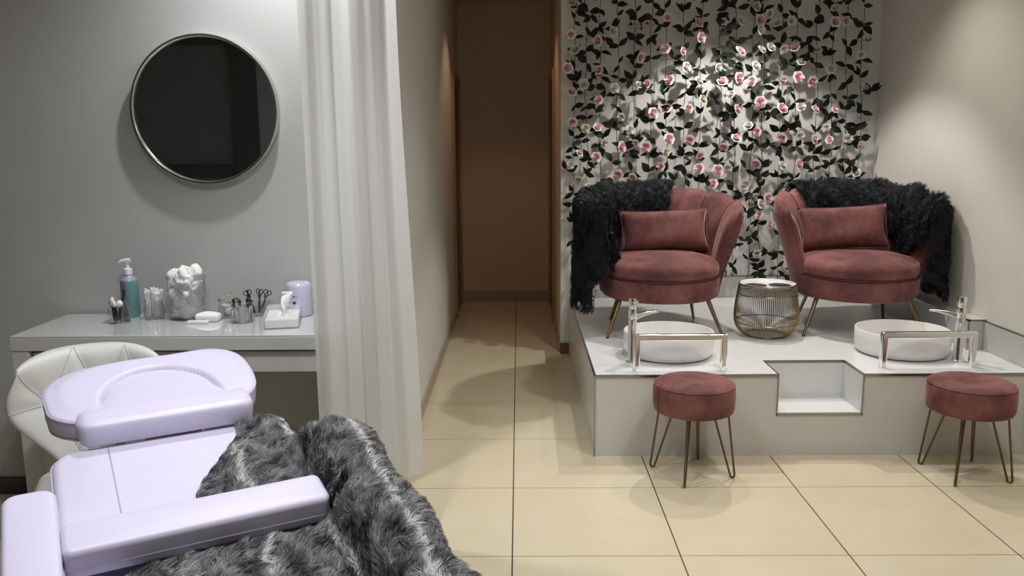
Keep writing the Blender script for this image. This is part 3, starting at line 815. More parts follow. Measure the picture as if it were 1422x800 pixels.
for k in range(len(STEMS)):
    xat, yy, zb, zt = stem_world[k]
    n = len(STEMS)
    if k == 0: lb = 'leftmost rose garland on the flower wall, beside the corridor'
    elif k == n-1: lb = 'rightmost rose garland on the flower wall, beside the right wall'
    elif k < 10: lb = ORD[k]+' rose garland from the corridor end of the flower wall'
    else: lb = ORD[n-1-k]+' rose garland from the right wall on the flower wall'
    t = thing('rose_garland', (xat(zt), yy, zt), lb, 'garland', 'rose garlands on the flower wall')
    # stem with a slight wander
    zs = np.linspace(zt, zb, 40); ph = rg.uniform(0, 6)
    def sx(z): return xat(z)+.006*math.sin(z*9+ph)+.004*math.sin(z*23+ph)
    MB().tube([(sx(z), yy+.006*math.sin(z*7+ph), z) for z in zs], .0023, 5).build('stem', 'stem', t)
    lf = MB(); tw = MB(); z = zt-.02-rg.uniform(0, .06); side = 1
    while z > zb-.01:
        b0 = Vector((sx(z), yy, z)); nl = rg.choice((2, 2, 3, 3, 4))
        off = Vector((0, 0, 0))
        if rg.random() < .35:             # a side twig
            off = Vector((rg.choice((-1, 1))*rg.uniform(.02, .05), -rg.uniform(.0, .03), rg.uniform(-.02, .05)))
            tw.tube([b0, b0+off*.5+Vector((0, 0, .006)), b0+off], .0014, 4)
        for q in range(nl):
            side = -side
            an = rg.uniform(-1.15, 1.3)
            d = Vector((side*math.cos(an), -rg.uniform(-.1, .55), math.sin(an)))
            nr = Vector((rg.uniform(-.5, .5), -1, rg.uniform(-.55, .55)))
            L = rg.uniform(.05, .085)
            leaf(lf, b0+off+Vector((0, 0, rg.uniform(-.012, .012))), d, nr, L, L*rg.uniform(.19, .32))
        z -= rg.uniform(.06, .135)
    lf.add(tw.v, tw.f, 1)
    lf.build('foliage', ['leaf', 'stem'], t, angle=180)
    for (p, kd) in cand[k]:
        o = bpy.data.objects.new('rose', RD[kd][0]); COL.objects.link(o); o.parent = t
        pos = Vector((p.x, yy-.022-rg.uniform(0, .02), p.z))
        o.location = pos-t.location
        o.rotation_euler = (PI/2+rg.uniform(-.45, .35), rg.uniform(0, 6), rg.uniform(-.6, .6)) if False else (PI/2+rg.uniform(-.75, .45), 0, rg.uniform(-.8, .8))
        sc_ = rg.uniform(.92, 1.15); o.scale = (sc_,)*3
        h = bpy.data.objects.new('rose_heart', RD[kd][1]); COL.objects.link(h); h.parent = o
        tag(o, {'p': 'blush-white rose with a pink heart', 's': 'small blush rose with a pink heart', 'w': 'white rose', 'c': 'cream rose'}[kd])
        if kd in 'ps': tag(h, 'pink inner petals')
        # short stalk joining the rose to its vine
        MB().tube([(sx(p.z+.01), yy, p.z+.01), ((sx(p.z)+p.x)/2, yy-.006, p.z-.006), (p.x, yy-.018, p.z)], .0016, 4).build('stalk', 'stem', t)
# two pump bottles glimpsed behind the left throw
sh = thing('corner_shelf', (.53, YB-.06, 1.12), 'narrow white wall shelf hidden behind the left armchair', 'shelf')
MB().box((.40, YB-.10, 1.105), (.66, YB, 1.12)).build('board', 'white', sh, bevel=.002)
for bx_ in (.44, .62): MB().box((bx_-.006, YB-.08, 1.05), (bx_+.006, YB, 1.105)).build('bracket', 'white', sh, bevel=.001)
def pump_bottle(x, y, z, h, r, label, m='white', grp=None):
    t = thing('pump_bottle', (x, y, z), label, 'bottle', grp)
    MB().lathe([(0, 0), (r*.92, 0), (r, .006), (r, h*.80), (r*.92, h*.90), (r*.45, h*.97), (r*.40, h), (0, h)], 28, (x, y, z)).build('bottle_body', m, t, angle=50)
    MB().lathe([(0, h), (r*.48, h), (r*.48, h+.022), (r*.2, h+.026), (r*.16, h+.05), (0, h+.05)], 20, (x, y, z)).build('collar', 'white', t, angle=40)
    MB().tube([(x+r*.35, y, z+h+.055), (x, y, z+h+.056), (x-r*.6, y-.004, z+h+.054), (x-r*.95, y-.006, z+h+.046)], [.008, .009, .007, .004], 10).build('pump_head', 'white', t)
    return t
pb_ = at_y(844, 240, YB-.055)
pump_bottle(pb_.x, YB-.055, 1.12, pb_.z-1.12-.05, .026, 'white pump bottle behind the fur throw on the left armchair', grp='white bottles on the wall shelf')
pb_ = at_y(832, 250, YB-.05)
t = thing('white_bottle', (pb_.x, YB-.05, 1.12), 'plain white capped bottle left of the pump bottle behind the fur throw', 'bottle')
MB().lathe([(0, 0), (.024, 0), (.026, .006), (.026, .05), (0, .05)], 24, (pb_.x, YB-.05, 1.12)).build('bottle_body', 'white', t, angle=50)
MB().lathe([(0, .05), (.018, .05), (.018, .085), (0, .085)], 20, (pb_.x, YB-.05, 1.12)).build('cap', 'white', t, angle=50)

# ------------------------------------------------------------------ round mirror
mc = Vector((-1.222, YM, 1.590)); MR = .288
mi_ = thing('round_mirror', mc, 'large round mirror in a thin steel frame on the grey wall', 'mirror')
G = []
for k in range(96):
    a = 2*PI*k/96
    G.append([(mc.x+r*math.cos(a), mc.y-d, mc.z+r*math.sin(a)) for r, d in ((MR-.004, 0), (MR, .004), (MR, .036), (MR-.003, .040), (MR-.010, .040), (MR-.013, .036), (MR-.013, .024))])
MB().grid(G, cu=True).build('mirror_frame', 'steel', mi_, angle=40)
md = MB(); md.layers([[(mc.x+(MR-.012)*math.cos(2*PI*k/96), mc.y-d, mc.z+(MR-.012)*math.sin(2*PI*k/96)) for k in range(96)] for d in (.012, .026)])
md.build('mirror_glass', 'mirror', mi_, angle=30)

# ------------------------------------------------------------------ dressing table and what stands on it
TX0, TX1, TY0, TY1, TZ = -1.842, -.642, 2.942, YM-.014, .78
tb = thing('dressing_table', (-1.24, 3.15, 0), 'white dressing table with a glass top under the round mirror', 'table')
MB().box((TX0, TY0, TZ-.055), (TX1, TY1, TZ-.006)).build('tabletop', 'desk', tb, bevel=.002)
MB().box((TX0+.001, TY0+.001, TZ-.005), (TX1-.001, TY1, TZ)).build('glass_top', 'deskglass', tb, bevel=.0015)
for x in (TX0, TX1-.062):
    MB().box((x, TY0+.004, 0), (x+.062, TY1-.02, TZ-.055)).build('leg_panel', 'desk', tb, bevel=.002)
dr = MB().box((TX0+.066, TY0+.022, TZ-.142), (TX1-.066, TY0+.04, TZ-.066)); dr.build('drawer_front', 'desk', tb, bevel=.0015)
MB().box((TX0+.07, TY0+.04, TZ-.135), (TX1-.07, TY1-.03, TZ-.055)).build('drawer_box', 'desk', tb)
MB().box((TX0+.062, TY1-.04, .30), (TX1-.062, TY1-.022, TZ-.135)).build('back_panel', 'desk', tb)

def jar(x, y, r, h, neck, label, name='glass_jar', lid=False, lip=.004, grp='glass jars on the dressing table', straight=False):
    t = thing(name, (x, y, TZ), label, 'jar', grp)
    w_ = .0022
    if straight: o_ = [(r*.9, 0), (r*.97, .004), (r, .02), (r, h-.008), (r+lip, h-.004), (r+lip, h)]
    else: o_ = [(r*.80, 0), (r*.93, .006), (r, h*.25), (r, h*.60), (neck, h*.80), (neck, h*.9), (neck+lip, h*.94), (neck+lip, h)]
    prof = [(0, 0)]+o_+[(max(.001, q-w_-(lip if i < 2 else 0)), z) for i, (q, z) in enumerate(reversed(o_[1:]))]+[(0, .008)]
    MB().lathe(prof, 40, (x, y, TZ+.0005)).build('jar_body', 'glass', t, angle=60)
    if lid: MB().lathe([(0, 0), (neck+.006, 0), (neck+.008, .003), (neck+.004, .008), (.016, .012), (.006, .018), (.012, .025), (.009, .032), (0, .033)], 32, (x, y, TZ+h+.001)).build('lid', 'glass', t, angle=50)
    return t
# brush jar at the left
jar(-1.553, 3.185, .043, .080, .034, 'squat glass jar of brushes and tubes, leftmost on the dressing table')
def stick(name, label, cat, p0, p1, r0, r1, m0, grp=None, tipm=None, tipr=None, tipl=.0, partname='tip'):
    p0, p1 = Vector(p0), Vector(p1)
    if tipm is None:
        o = MB().tube([p0, p0.lerp(p1, .5), p1], [r0, (r0+r1)/2, r1], 8).build(name, m0, origin=p0)
        return tag(o, label, cat, grp)
    t = thing(name, p0, label, cat, grp)
    MB().tube([p0, p1], [r0, r1], 8).build('shaft', m0, t)
    d = (p1-p0).normalized()
    MB().tube([p1-d*.001, p1+d*tipl*.35, p1+d*tipl*.8, p1+d*tipl], [r1*1.02, tipr, tipr*.85, tipr*.35], 10).build(partname, tipm, t)
    return t
jx, jy = -1.553, 3.185
stick('makeup_brush', 'black slanting brush handle sticking out of the leftmost jar', 'brush', (jx-.002, jy-.005, TZ+.012), (jx+.032, jy-.008, TZ+.128), .0035, .0042, 'black')
stick('cosmetic_tube', 'white capped dark tube, tallest in the leftmost jar', 'tube', (jx-.016, jy-.005, TZ+.010), (jx-.020, jy-.005, TZ+.073), .0075, .0075, 'black', tipm='white', tipr=.0078, tipl=.026, partname='cap')
stick('cosmetic_tube', 'white capped dark tube in the middle of the leftmost jar', 'tube', (jx-.004, jy-.018, TZ+.010), (jx-.006, jy-.022, TZ+.066), .0065, .0065, 'black', tipm='white', tipr=.0068, tipl=.022, partname='cap')
stick('powder_brush', 'short brush with a white head in the leftmost jar', 'brush', (jx+.008, jy-.012, TZ+.010), (jx+.010, jy-.014, TZ+.062), .004, .005, 'black', tipm='cotton', tipr=.012, tipl=.026, partname='brush_head')
stick('powder_brush', 'dark pencil leaning low at the back of the leftmost jar', 'pencil', (jx-.006, jy+.016, TZ+.010), (jx-.024, jy+.012, TZ+.07), .003, .003, 'lilacdark')
# teal pump bottle
pbt = pump_bottle(-1.553, 3.285, TZ, .172, .034, 'tall teal and lilac pump bottle standing behind the leftmost jar', 'bottle')
# cotton swabs
jar(-1.446, 3.252, .039, .074, .031, 'glass jar packed with white cotton swabs, between the pump bottle and the cotton jar')
r_ = random.Random(4)
for k in range(44):
    a = r_.uniform(0, 2*PI); rr = .027*math.sqrt(r_.random()); x, y = -1.446+rr*math.cos(a), 3.252+rr*math.sin(a)
    lean = 1.15
    p0 = Vector((x, y, TZ+.010+r_.uniform(0, .006))); p1 = Vector((-1.446+(x+1.446)*lean+r_.uniform(-.004, .004), 3.252+(y-3.252)*lean, TZ+.098+r_.uniform(-.006, .012)))
    stick('cotton_swab', 'white cotton swab standing in the jar of swabs', 'cotton swab', p0, p1, .0017, .0017, 'tissue', 'cotton swabs in the jar', 'cotton', .0042, .013, 'cotton_tip')
# big jar with cotton wool
bx_, by_ = -1.316, 3.262
jar(bx_, by_, .070, .163, .07, 'big wide glass jar heaped with white cotton wool', straight=True)
def cotton_ball(p, r, label, grp, sd):
    rr = random.Random(sd); bm = bmesh.new(); bmesh.ops.create_icosphere(bm, subdivisions=4, radius=1)
    ks = [(Vector((rr.gauss(0, 1), rr.gauss(0, 1), rr.gauss(0, 1))).normalized(), rr.uniform(2.5, 6) if q_ < 7 else rr.uniform(14, 34), rr.uniform(0, 6), 1. if q_ < 7 else .38) for q_ in range(16)]
    for v in bm.verts:
        d = v.co.normalized(); s_ = sum(w_*math.sin(d.dot(a)*f+p_) for a, f, p_, w_ in ks)
        v.co = d*r*(1+.06*s_)
    me = bpy.data.meshes.new('cotton_ball'); bm.to_mesh(me); bm.free()
    me.polygons.foreach_set('use_smooth', [True]*len(me.polygons)); me.materials.append(MT['cotton'])
    o = bpy.data.objects.new('cotton_ball', me); COL.objects.link(o); o.location = p
    return tag(o, label, 'cotton ball', grp)
sd = 0
spots = []
for lay, (zz_, n_, rad) in enumerate(((.030, 5, .038), (.068, 5, .036), (.106, 5, .038), (.142, 4, .034))):
    for q in range(n_):
        a = 2*PI*q/n_+lay*.6; spots.append((bx_+rad*math.cos(a), by_+rad*math.sin(a), TZ+zz_+.004*math.sin(q*2.1)))
for p in spots:
    sd += 1; cotton_ball(p, .030, 'white cotton ball in the big glass jar', 'cotton balls in the big jar', sd)
for q, (dx, dy, dz, r0) in enumerate(((-.034, -.01, .164, .030), (.004, -.018, .168, .033), (.032, .0, .180, .032), (-.006, .022, .172, .030))):
    cotton_ball((bx_+dx, by_+dy, TZ+dz), r0, 'white cotton ball heaped above the rim of the big glass jar', 'cotton balls above the jar rim', 50+q)
# white packets in front of it
pk = MB(); pad(pk, rrect(.046, .026, .012), 0, .030, .010, dome=.008); pk.xf(lambda p: Vector((p.x-1.212, p.y+3.195, p.z+TZ)))
tag(pk.build('gauze_pack', 'tissue', origin=(-1.212, 3.195, TZ), angle=80), 'soft folded white gauze pack right of the big jar', 'gauze pack')
pk = MB(); pad(pk, rrect(.040, .012, .004), 0, .012, .003); pk.xf(lambda p: Vector((p.x-1.235, p.y+3.145, p.z+TZ)))
tag(pk.build('flat_packet', 'white', origin=(-1.235, 3.145, TZ), angle=60), 'thin flat white packet lying in front of the gauze pack', 'packet')
# lidded small jar, spatula jar, scissors jar
jar(-1.155, 3.268, .040, .066, .033, 'small lidded round glass jar of cotton, behind the gauze pack', lid=True)
for q in range(5):
    a = 2*PI*q/5; cotton_ball((-1.155+.017*math.cos(a), 3.268+.017*math.sin(a), TZ+.026+.018*(q % 2)), .0145, 'small cotton ball in the lidded jar', 'cotton balls in the lidded jar', 80+q)
gx_, gy_ = -1.072, 3.176
jar(gx_, gy_, .041, .078, .041, 'clear straight tumbler of clips and spatulas in front of the lidded jar', straight=True)
for q in range(7):
    a = 2*PI*q/7+.3; b0 = Vector((gx_+.022*math.cos(a), gy_+.022*math.sin(a), TZ+.01))
    p1 = b0+Vector((.012*math.cos(a), .010*math.sin(a), .075+.008*math.sin(q*3)))
    t = thing('nail_tool', b0, 'slim tool with a black handle standing in the clear tumbler', 'tool', 'tools in the clear tumbler')
    MB().tube([b0, b0.lerp(p1, .76)], .0040, 6).build('shaft', 'white', t)
    MB().tube([b0.lerp(p1, .76), p1], [.005, .0055], 8).build('handle', 'black', t)
sx_, sy_ = -1.052, 3.302
jar(sx_, sy_, .036, .075, .036, 'dark filled glass holding black scissors, at the back left of the tissue box', straight=True)
def scissors(p, ang, lean, label):
    t = thing('nail_scissors', p, label, 'scissors', 'black scissors in the glass')
    R = Matrix.Translation(p) @ Matrix.Rotation(ang, 4, 'Z') @ Matrix.Rotation(lean, 4, 'Y')
    for s_ in (-1, 1):
        MB().tube([R @ Vector((s_*.002, 0, 0)), R @ Vector((s_*.003, 0, .045)), R @ Vector((-s_*.003, 0, .066)), R @ Vector((-s_*.006, 0, .078))], [.001, .003, .003, .0025], 6).build('blade', 'black', t)
        MB().tube([R @ Vector((-s_*.0078+.0068*math.cos(2*PI*k/16), 0, .086+.0095*math.sin(2*PI*k/16))) for k in range(16)], .0019, 6, closed=True).build('finger_ring', 'black', t)
scissors(Vector((sx_-.006, sy_-.012, TZ+.012)), .2, -.30, 'black nail scissors leaning left out of the dark glass')
scissors(Vector((sx_+.006, sy_-.004, TZ+.012)), -.3, .10, 'black nail scissors upright in the middle of the dark glass')
scissors(Vector((sx_+.006, sy_+.006, TZ+.012)), .1, .42, 'black nail scissors leaning right out of the dark glass')
stick('makeup_brush', 'short black brush leaning left at the front of the dark glass', 'brush', (sx_-.01, sy_-.01, TZ+.012), (sx_-.033, sy_-.015, TZ+.105), .003, .004, 'black')
# tissue dispenser
tc = Vector((-.905, 3.145, TZ)); tr_ = D(12)
ts = thing('tissue_box', tc, 'clear acrylic tissue box with a tissue pulled out of its slot', 'tissue box'); ts['_w'] = [0, 0, 0]; ts.rotation_euler = (0, 0, tr_)
w2, d2, hh = .064, .105, .052
bx = MB(); q = .003
bx.box((-w2, -d2, 0), (w2, d2, q)).box((-w2, -d2, q), (-w2+q, d2, hh)).box((w2-q, -d2, q), (w2, d2, hh)).box((-w2+q, -d2, q), (w2-q, -d2+q, hh)).box((-w2+q, d2-q, q), (w2-q, d2, hh))
bx.build('acrylic_case', 'acrylic', ts, smooth=False)
MB().box((-w2, -d2, hh+.0005), (-.018, d2, hh+q)).box((.018, -d2, hh+.0005), (w2, d2, hh+q)).box((-.018, -d2, hh+.0005), (.018, -.06, hh+q)).box((-.018, .06, hh+.0005), (.018, d2, hh+q)).build('lid', 'acrylic', ts, smooth=False)
MB().box((-w2+.005, -d2+.005, q+.0005), (w2-.005, d2-.005, .034)).build('tissue_stack', 'tissue', ts, bevel=.002)
G = []
for i in range(12):
    v = i/11; row = []
    for j in range(14):
        u = j/13-.5; wid = .07+.055*math.sin(PI*v)*(1-v)
        row.append((.016*math.sin(u*9+v*3)*(.4+v)+.018*v, u*wid*(1-.55*v*v)+.015*v, .035+.085*v*(1-.25*(u*2)**2*v)))
    G.append(row)
tis = MB().grid(G); o = tis.build('pulled_tissue', 'tissue', ts, angle=180)
so = o.modifiers.new('solid', 'SOLIDIFY'); so.thickness = .0012
# wax warmer
wx, wy = -.882, 3.300
wm = thing('wax_warmer', (wx, wy, TZ), 'lilac cylindrical wax warmer against the curtain on the dressing table', 'wax warmer')
MB().lathe([(0, .0015), (.049, .0015), (.0505, .006), (.0515, .06), (.050, .118), (.047, .128), (.041, .134), (.018, .1365), (.012, .1345), (0, .1345)], 48, (wx, wy, TZ)).build('body', 'lilac', wm, angle=50)
MB().lathe([(0, 0), (.0505, 0), (.0505, .0015), (0, .0015)], 48, (wx, wy, TZ)).build('base_ring', 'black', wm)
def on_cyl(a, z, r=.0515): return Vector((wx+r*math.sin(a), wy-r*math.cos(a), TZ+z))
kb = MB(); c0 = on_cyl(-.12, .058, .0505); n0 = Vector((math.sin(-.12), -math.cos(-.12), 0)); r0 = Vector((n0.y, -n0.x, 0))
kb.layers([[c0+n0*dd+(r0*math.cos(2*PI*k/20)+Vector((0, 0, 1))*math.sin(2*PI*k/20))*.0062 for k in range(20)] for dd in (0, .0032)])
tag(kb.build('indicator_button', 'black', wm, angle=30), 'small dark round button')
mk = MB()
for a_, ww in ((-.42, .006), (-.30, .005), (-.19, .005), (-.08, .004), (.06, .003)):
    p = on_cyl(a_, .084, .0512); n_ = Vector((math.sin(a_), -math.cos(a_), 0)); s_ = Vector((-n_.y, n_.x, 0))
    mk.layers([[p+s_*ww*.5+n_*dd+Vector((0, 0, .0028)), p-s_*ww*.5+n_*dd+Vector((0, 0, .0028)), p-s_*ww*.5+n_*dd-Vector((0, 0, .0028)), p+s_*ww*.5+n_*dd-Vector((0, 0, .0028))] for dd in (0, .0006)])
mk.build('printed_mark', 'lilacdark', wm, smooth=False)
hd = MB().tube([on_cyl(.10, .047, .050), on_cyl(.10, .047, .062), on_cyl(.10, .030, .064)], [.005, .006, .005], 10); hd.build('knob', 'lilac', wm)
# wall socket under the table
so_ = thing('wall_socket', (-.86, YM, .42), 'dark double wall socket under the right end of the dressing table', 'socket')
MB().box((-.905, YM-.012, .385), (-.80, YM, .455)).build('plate', 'sock', so_, bevel=.003)
MB().box((-.89, YM-.018, .405), (-.865, YM-.012, .435)).build('switch', 'black', so_, bevel=.001)

# ------------------------------------------------------------------ curtain
cu = thing('curtain', (-.55, 2.84, CEIL), 'long white voile curtain gathered in soft folds beside the dressing table', 'curtain')
G = []; NU, NV = 120, 50
for i in range(NU):
    f = i/(NU-1); row = []
    for j in range(NV):
        g = j/(NV-1); z = CEIL-.004-(CEIL-.002-.285)*g
        if f > .9: z += .0 if g < .98 else 0
        xl = -.722+.0*g; xr = -.398+.042*sstep(.3, 1., g)
        x = xl+(xr-xl)*f
        amp = .004+.008*g
        y = 2.845+amp*(math.sin(f*2*PI*4.1+.5*math.sin(g*2))+.22*math.sin(f*2*PI*9.7+1.3+g*1.5)) + .014*math.sin(f*2*PI*1.9+g*2.2)
        x += .008*math.sin(f*2*PI*7+g)*g
        if g > .9: z += .03*(1-f)*(g-.9)*10*.6
        row.append((x, y, z))
    G.append(row)
o = MB().grid(G).build('voile_panel', 'curtain', cu, angle=180)
MB().box((-.9, 2.825, CEIL-.012), (-.36, 2.865, CEIL)).build('curtain_track', 'white', cu, bevel=.002)

# ------------------------------------------------------------------ treatment bed
P0 = Vector((-1.03, 2.33, .66)); AN, TI = D(30), D(12)
BW = Vector((math.cos(AN), math.sin(AN), 0)); BL0 = Vector((math.sin(AN), -math.cos(AN), 0)); ZZ = Vector((0, 0, 1))
BL = BL0*math.cos(TI)-ZZ*math.sin(TI); BN = ZZ*math.cos(TI)+BL0*math.sin(TI)
def BB(w_, l_, h_): return P0+BW*w_+BL*l_+BN*h_
def bxf(p): return BB(p.x, -p.y, p.z)        # local (w, -l, h): right handed
bed = thing('treatment_bed', (P0.x+BL0.x*.6, P0.y+BL0.y*.6, 0), 'lavender padded treatment bed with headrest and arm pads', 'treatment bed')
# head pad: kidney outline with a face hollow
out = catmull([(-.300, .095, 0), (-.300, .20, 0), (-.235, .295, 0), (-.10, .335, 0), (.06, .345, 0), (.19, .352, 0), (.262, .30, 0), (.283, .18, 0), (.268, .05, 0), (.20, -.015, 0), (.05, -.01, 0), (-.10, -.025, 0), (-.22, -.02, 0), (-.285, .03, 0)], 9)
out = [(p.x, p.y) for p in out]; N_ = len(out); cx, cy = -.01, .165
hd = MB(); zt_, zb_ = .062, -.012
def shrink(f, z): return [(cx+(p[0]-cx)*f, cy+(p[1]-cy)*f, z) for p in out]
def hollow(x, y):
    d = math.hypot((x-.0)/.158, (y-.05)/.192)
    return sstep(1.06, .96, d)
L = [shrink(.92, zb_), shrink(.975, zb_+.006), shrink(.995, zb_+.02), shrink(1., (zt_+zb_)/2), shrink(.998, zt_-.016), shrink(.99, zt_-.007)]
for f in np.linspace(.975, .02, 34):
    l_ = shrink(f, zt_); ed = sstep(1., .80, f)
    L.append([(p[0], p[1], zt_-.004*(1-ed)+.007*ed-.040*hollow(p[0], p[1])) for p in l_])
hd.layers(L); hd.xf(bxf); hd.build('head_pad', 'lav', bed, angle=180)
MB().tube(shrink(.995, zt_-.010), .0028, 6, closed=True).xf(bxf).build('piping', 'lavseam', bed)
MB().tube(shrink(.985, zb_+.010), .0028, 6, closed=True).xf(bxf).build('piping', 'lavseam', bed)
# neck roll
nk = MB(); prof = [(1.0, .040), (.93, .057), (.6, .065), (.15, .071), (-.035, .076), (-.066, .076), (-.081, .067), (-.086, .045), (-.084, .016), (-.074, .008), (-.03, .006), (.4, .008), (.95, .020)]
prof = [(p.x, p.y) for p in catmull([(a, b, 0) for a, b in prof], 5)]
rows = []
for wv in (-.232, -.230, -.222, -.205, -.18, -.16, -.15, -.135, -.11, -.07, -.03, .01, .05, .09, .12, .14, .15, .165, .185, .21, .228, .236, .239):
    e_ = max(0., abs(wv-.004)-.20)/.036; s_ = max(.30, 1-.7*e_**4)
    bl = +.070+.185*max(0., 1-((wv-.0)/.152)**2)**.5
    rows.append([(wv, -.02+((a*bl if a > 0 else a)+.02)*(s_ if a <= 0 else 1), .042+(b-.042)*s_) for a, b in prof])
nk.layers(rows); nk.xf(bxf); nk.build('neck_roll', 'lav', bed, angle=180)
# back pad and seat pad
bp = MB(); pad(bp, rrect(.315, .27, .075, 8, .013, -.325), -.10, 0., .028, dome=.004); bp.xf(bxf); bp.build('back_pad', 'lav', bed, angle=80)
MB().tube([(-.158, -l_, .0028-.0) for l_ in np.linspace(.09, .57, 12)], .0022, 6).xf(bxf).build('seam', 'lavseam', bed)
MB().tube([(p[0], p[1], -.018) for p in rrect(.3135, .2685, .075, 8, .013, -.325)], .003, 6, closed=True).xf(bxf).build('piping', 'lavseam', bed)
sp2 = MB(); pad(sp2, rrect(.315, .40, .05, 8, .013, -1.01), -.10, -.006, .028, dome=.003); sp2.xf(bxf); sp2.build('seat_pad', 'lav', bed, angle=80)
# arm pads and the cross pad over the lap
def bar(name, outl, z0, z1, seam=True, label=None):
    mb = MB(); pad(mb, outl, z0, z1, .015, dome=.003); mb.xf(bxf); o = mb.build(name, 'lav', bed, angle=80)
    if seam:
        MB().tube([(p[0], p[1], z0+.028) for p in outl], .0024, 6, closed=True).xf(bxf).build('piping', 'lavseam', o if False else bed)
    if label: o['label'] = label
    return o
bar('arm_pad', rrect(.056, .27, .035, 6, -.347, -.632), .008, .086, label='left arm pad, bare')
bar('arm_pad', rrect(.056, .27, .035, 6, .373, -.632), .008, .080)
bar('cross_pad', rrect(.292, .058, .022, 6, .001, -.572), .008, .084, label='long pad lying across the bed')
for sgn, wv in ((-1, -.347), (1, .373)):
    MB().tube([tuple((wv, -.50, .01)), (wv, -.50, -.06), (wv*.6, -.52, -.11)], .014, 8).xf(bxf).build('arm_bracket', 'steel', bed)
fr = MB().box((-.20, -1.35, -.135), (.22, -.10, -.10)); fr.xf(bxf); fr.build('frame', 'bedwhite', bed, bevel=.004)
hb = MB().tube([(-.12, -.12, -.118), (-.12, .2, -.02)], .012, 8).tube([(.12, -.12, -.118), (.12, .2, -.02)], .012, 8).xf(bxf); hb.build('headrest_bar', 'steel', bed)
ctr = BB(.01, .75, 0); 
def obox(c, hw, hl, z0, z1):
    mb = MB(); pts = [(c+BW*a*hw+BL0*b*hl) for a, b in ((-1, -1), (1, -1), (1, 1), (-1, 1))]
    mb.layers([[(p.x, p.y, z0) for p in pts], [(p.x, p.y, z1) for p in pts]]); return mb
obox(ctr, .16, .22, .06, .40).build('pedestal', 'bedwhite', bed, bevel=.01)
obox(ctr, .26, .40, 0, .06).build('base_plate', 'bedwhite', bed, bevel=.01)

# grey fur throw over the bed
nu, nv = 90, 110
G = []; UV = []
def left_edge(l_):
    if l_ < .45: return .175-.17*sstep(.08, .46, l_)*1.0
    return .005-.19*sstep(.45, .72, l_)-.10*sstep(.7, 1.1, l_)
for i in range(nu):
    f = i/(nu-1); l_ = .085+1.27*f
    row = []; uvr = []
    wl = left_edge(l_)
    # cross profile along the width, as (w, h): pad, dip, over the arm pad, down the outside
    armon = sstep(.20, .36, l_)
    hum = .030+.100*armon
    side = .30+.62*sstep(.2, .6, l_)
    ctrl = [(wl, .012), (wl+.03, .020), (.20 if wl < .16 else wl+.05, .022), (.265, .026+.004*armon), (.292, .030+.035*armon), (.315, hum*.86), (.36, hum+.006*armon), (.41, hum+.0), (.462, hum*.80), (.490, hum*.38-.02), (.500+.01*armon, -.07), (.505+.015*armon, -.20), (.51+.02*armon, -.36)]
    # before the arm the throw just stops at the pad edge
    if armon < 1:
        flat = [(wl, .012), (wl+.03, .020), (.20 if wl < .16 else wl+.05, .022), (.255, .022), (.275, .020), (.290, .014), (.305, .004), (.318, -.010), (.326, -.03), (.33, -.05), (.332, -.07), (.334, -.09), (.336, -.11)]
        ctrl = [(a[0]*armon+b[0]*(1-armon), a[1]*armon+b[1]*(1-armon)) for a, b in zip(ctrl, flat)]
    cur = catmull([(a, b, 0) for a, b in ctrl], 10, closed=False)
    Ls = [0]
    for a, b in zip(cur[:-1], cur[1:]): Ls.append(Ls[-1]+(b-a).length)
    for j in range(nv):
        s_ = Ls[-1]*j/(nv-1)
        k = max(0, min(len(cur)-2, int(np.searchsorted(Ls, s_)-1))); q = (s_-Ls[k])/max(1e-6, Ls[k+1]-Ls[k])
        p = cur[k].lerp(cur[k+1], q)
        wv, hv = p.x, p.y
        hv += .006*math.sin(l_*21+wv*9)+.005*math.sin(wv*34-l_*13)
        wv += .012*math.sin(l_*17+hv*11)*sstep(.3, .5, wv)
        if .49 < l_ < .65 and wv < .315:       # tucked under the cross pad
            hv = min(hv, .006)
        row.append(tuple(BB(wv, l_, hv))); uvr.append((s_+wl, l_))
    G.append(row); UV.append(uvr)
ft = thing('fur_throw', BB(.2, .6, 0), 'grey mottled long-haired fur throw spread over the treatment bed', 'throw')
# keep normals outward (du x dv)
g = np.asarray(G); nrm = np.cross(g[45+1, 40]-g[45, 40], g[45, 41]-g[45, 40])
if nrm[2] < 0: G = G[::-1]; UV = UV[::-1]
fur_base('throw_cloth', 'furgrey', ft, np.asarray(G)[1:-1, 1:-1], np.asarray(UV)[1:-1, 1:-1], .006, None)
fur_mesh('fur_pile', 'furgrey', ft, G, UV, 130000, .030, .0008, .2, (-.5, .8), 3, origin=ft.location)

# ------------------------------------------------------------------ white stool chair behind the bed
wc = thing('salon_chair', (-1.365, 2.54, 0), 'white quilted leatherette chair between the dressing table and the bed', 'chair')
wc['_w'] = [0, 0, 0]; wc.rotation_euler = (0, 0, D(22))
def wback(u, v, off=0.):
    """u -1..1 across, v 0..1 up"""
    hw = .10+.155*sstep(.05, .66, v)
    top = 1-.10*abs(u)**3
    x = u*hw*(1-.16*sstep(.70, 1., v)*abs(u)**2)
    z = .36+.43*v*top
    y = .19+.085*v-.11*u*u*(.5+.5*v)
    return Vector((x, y-off, z))
NZ_, NX_ = 40, 60
segs = [((-1, .62), (-.52, .60)), ((-.52, .60), (-.95, .95)), ((-.52, .60), (-.38, .05)), ((-.52, .60), (-.22, 1.)), ((-.22, 1.), (.12, .58)), ((-.52, .60), (-.10, .05)), ((.12, .58), (.42, 1.)), ((.12, .58), (-.02, .05)), ((.42, 1.), (.62, .60)), ((.62, .60), (1., .75)), ((.62, .60), (.35, .05)), ((.12, .58), (.62, .60))]
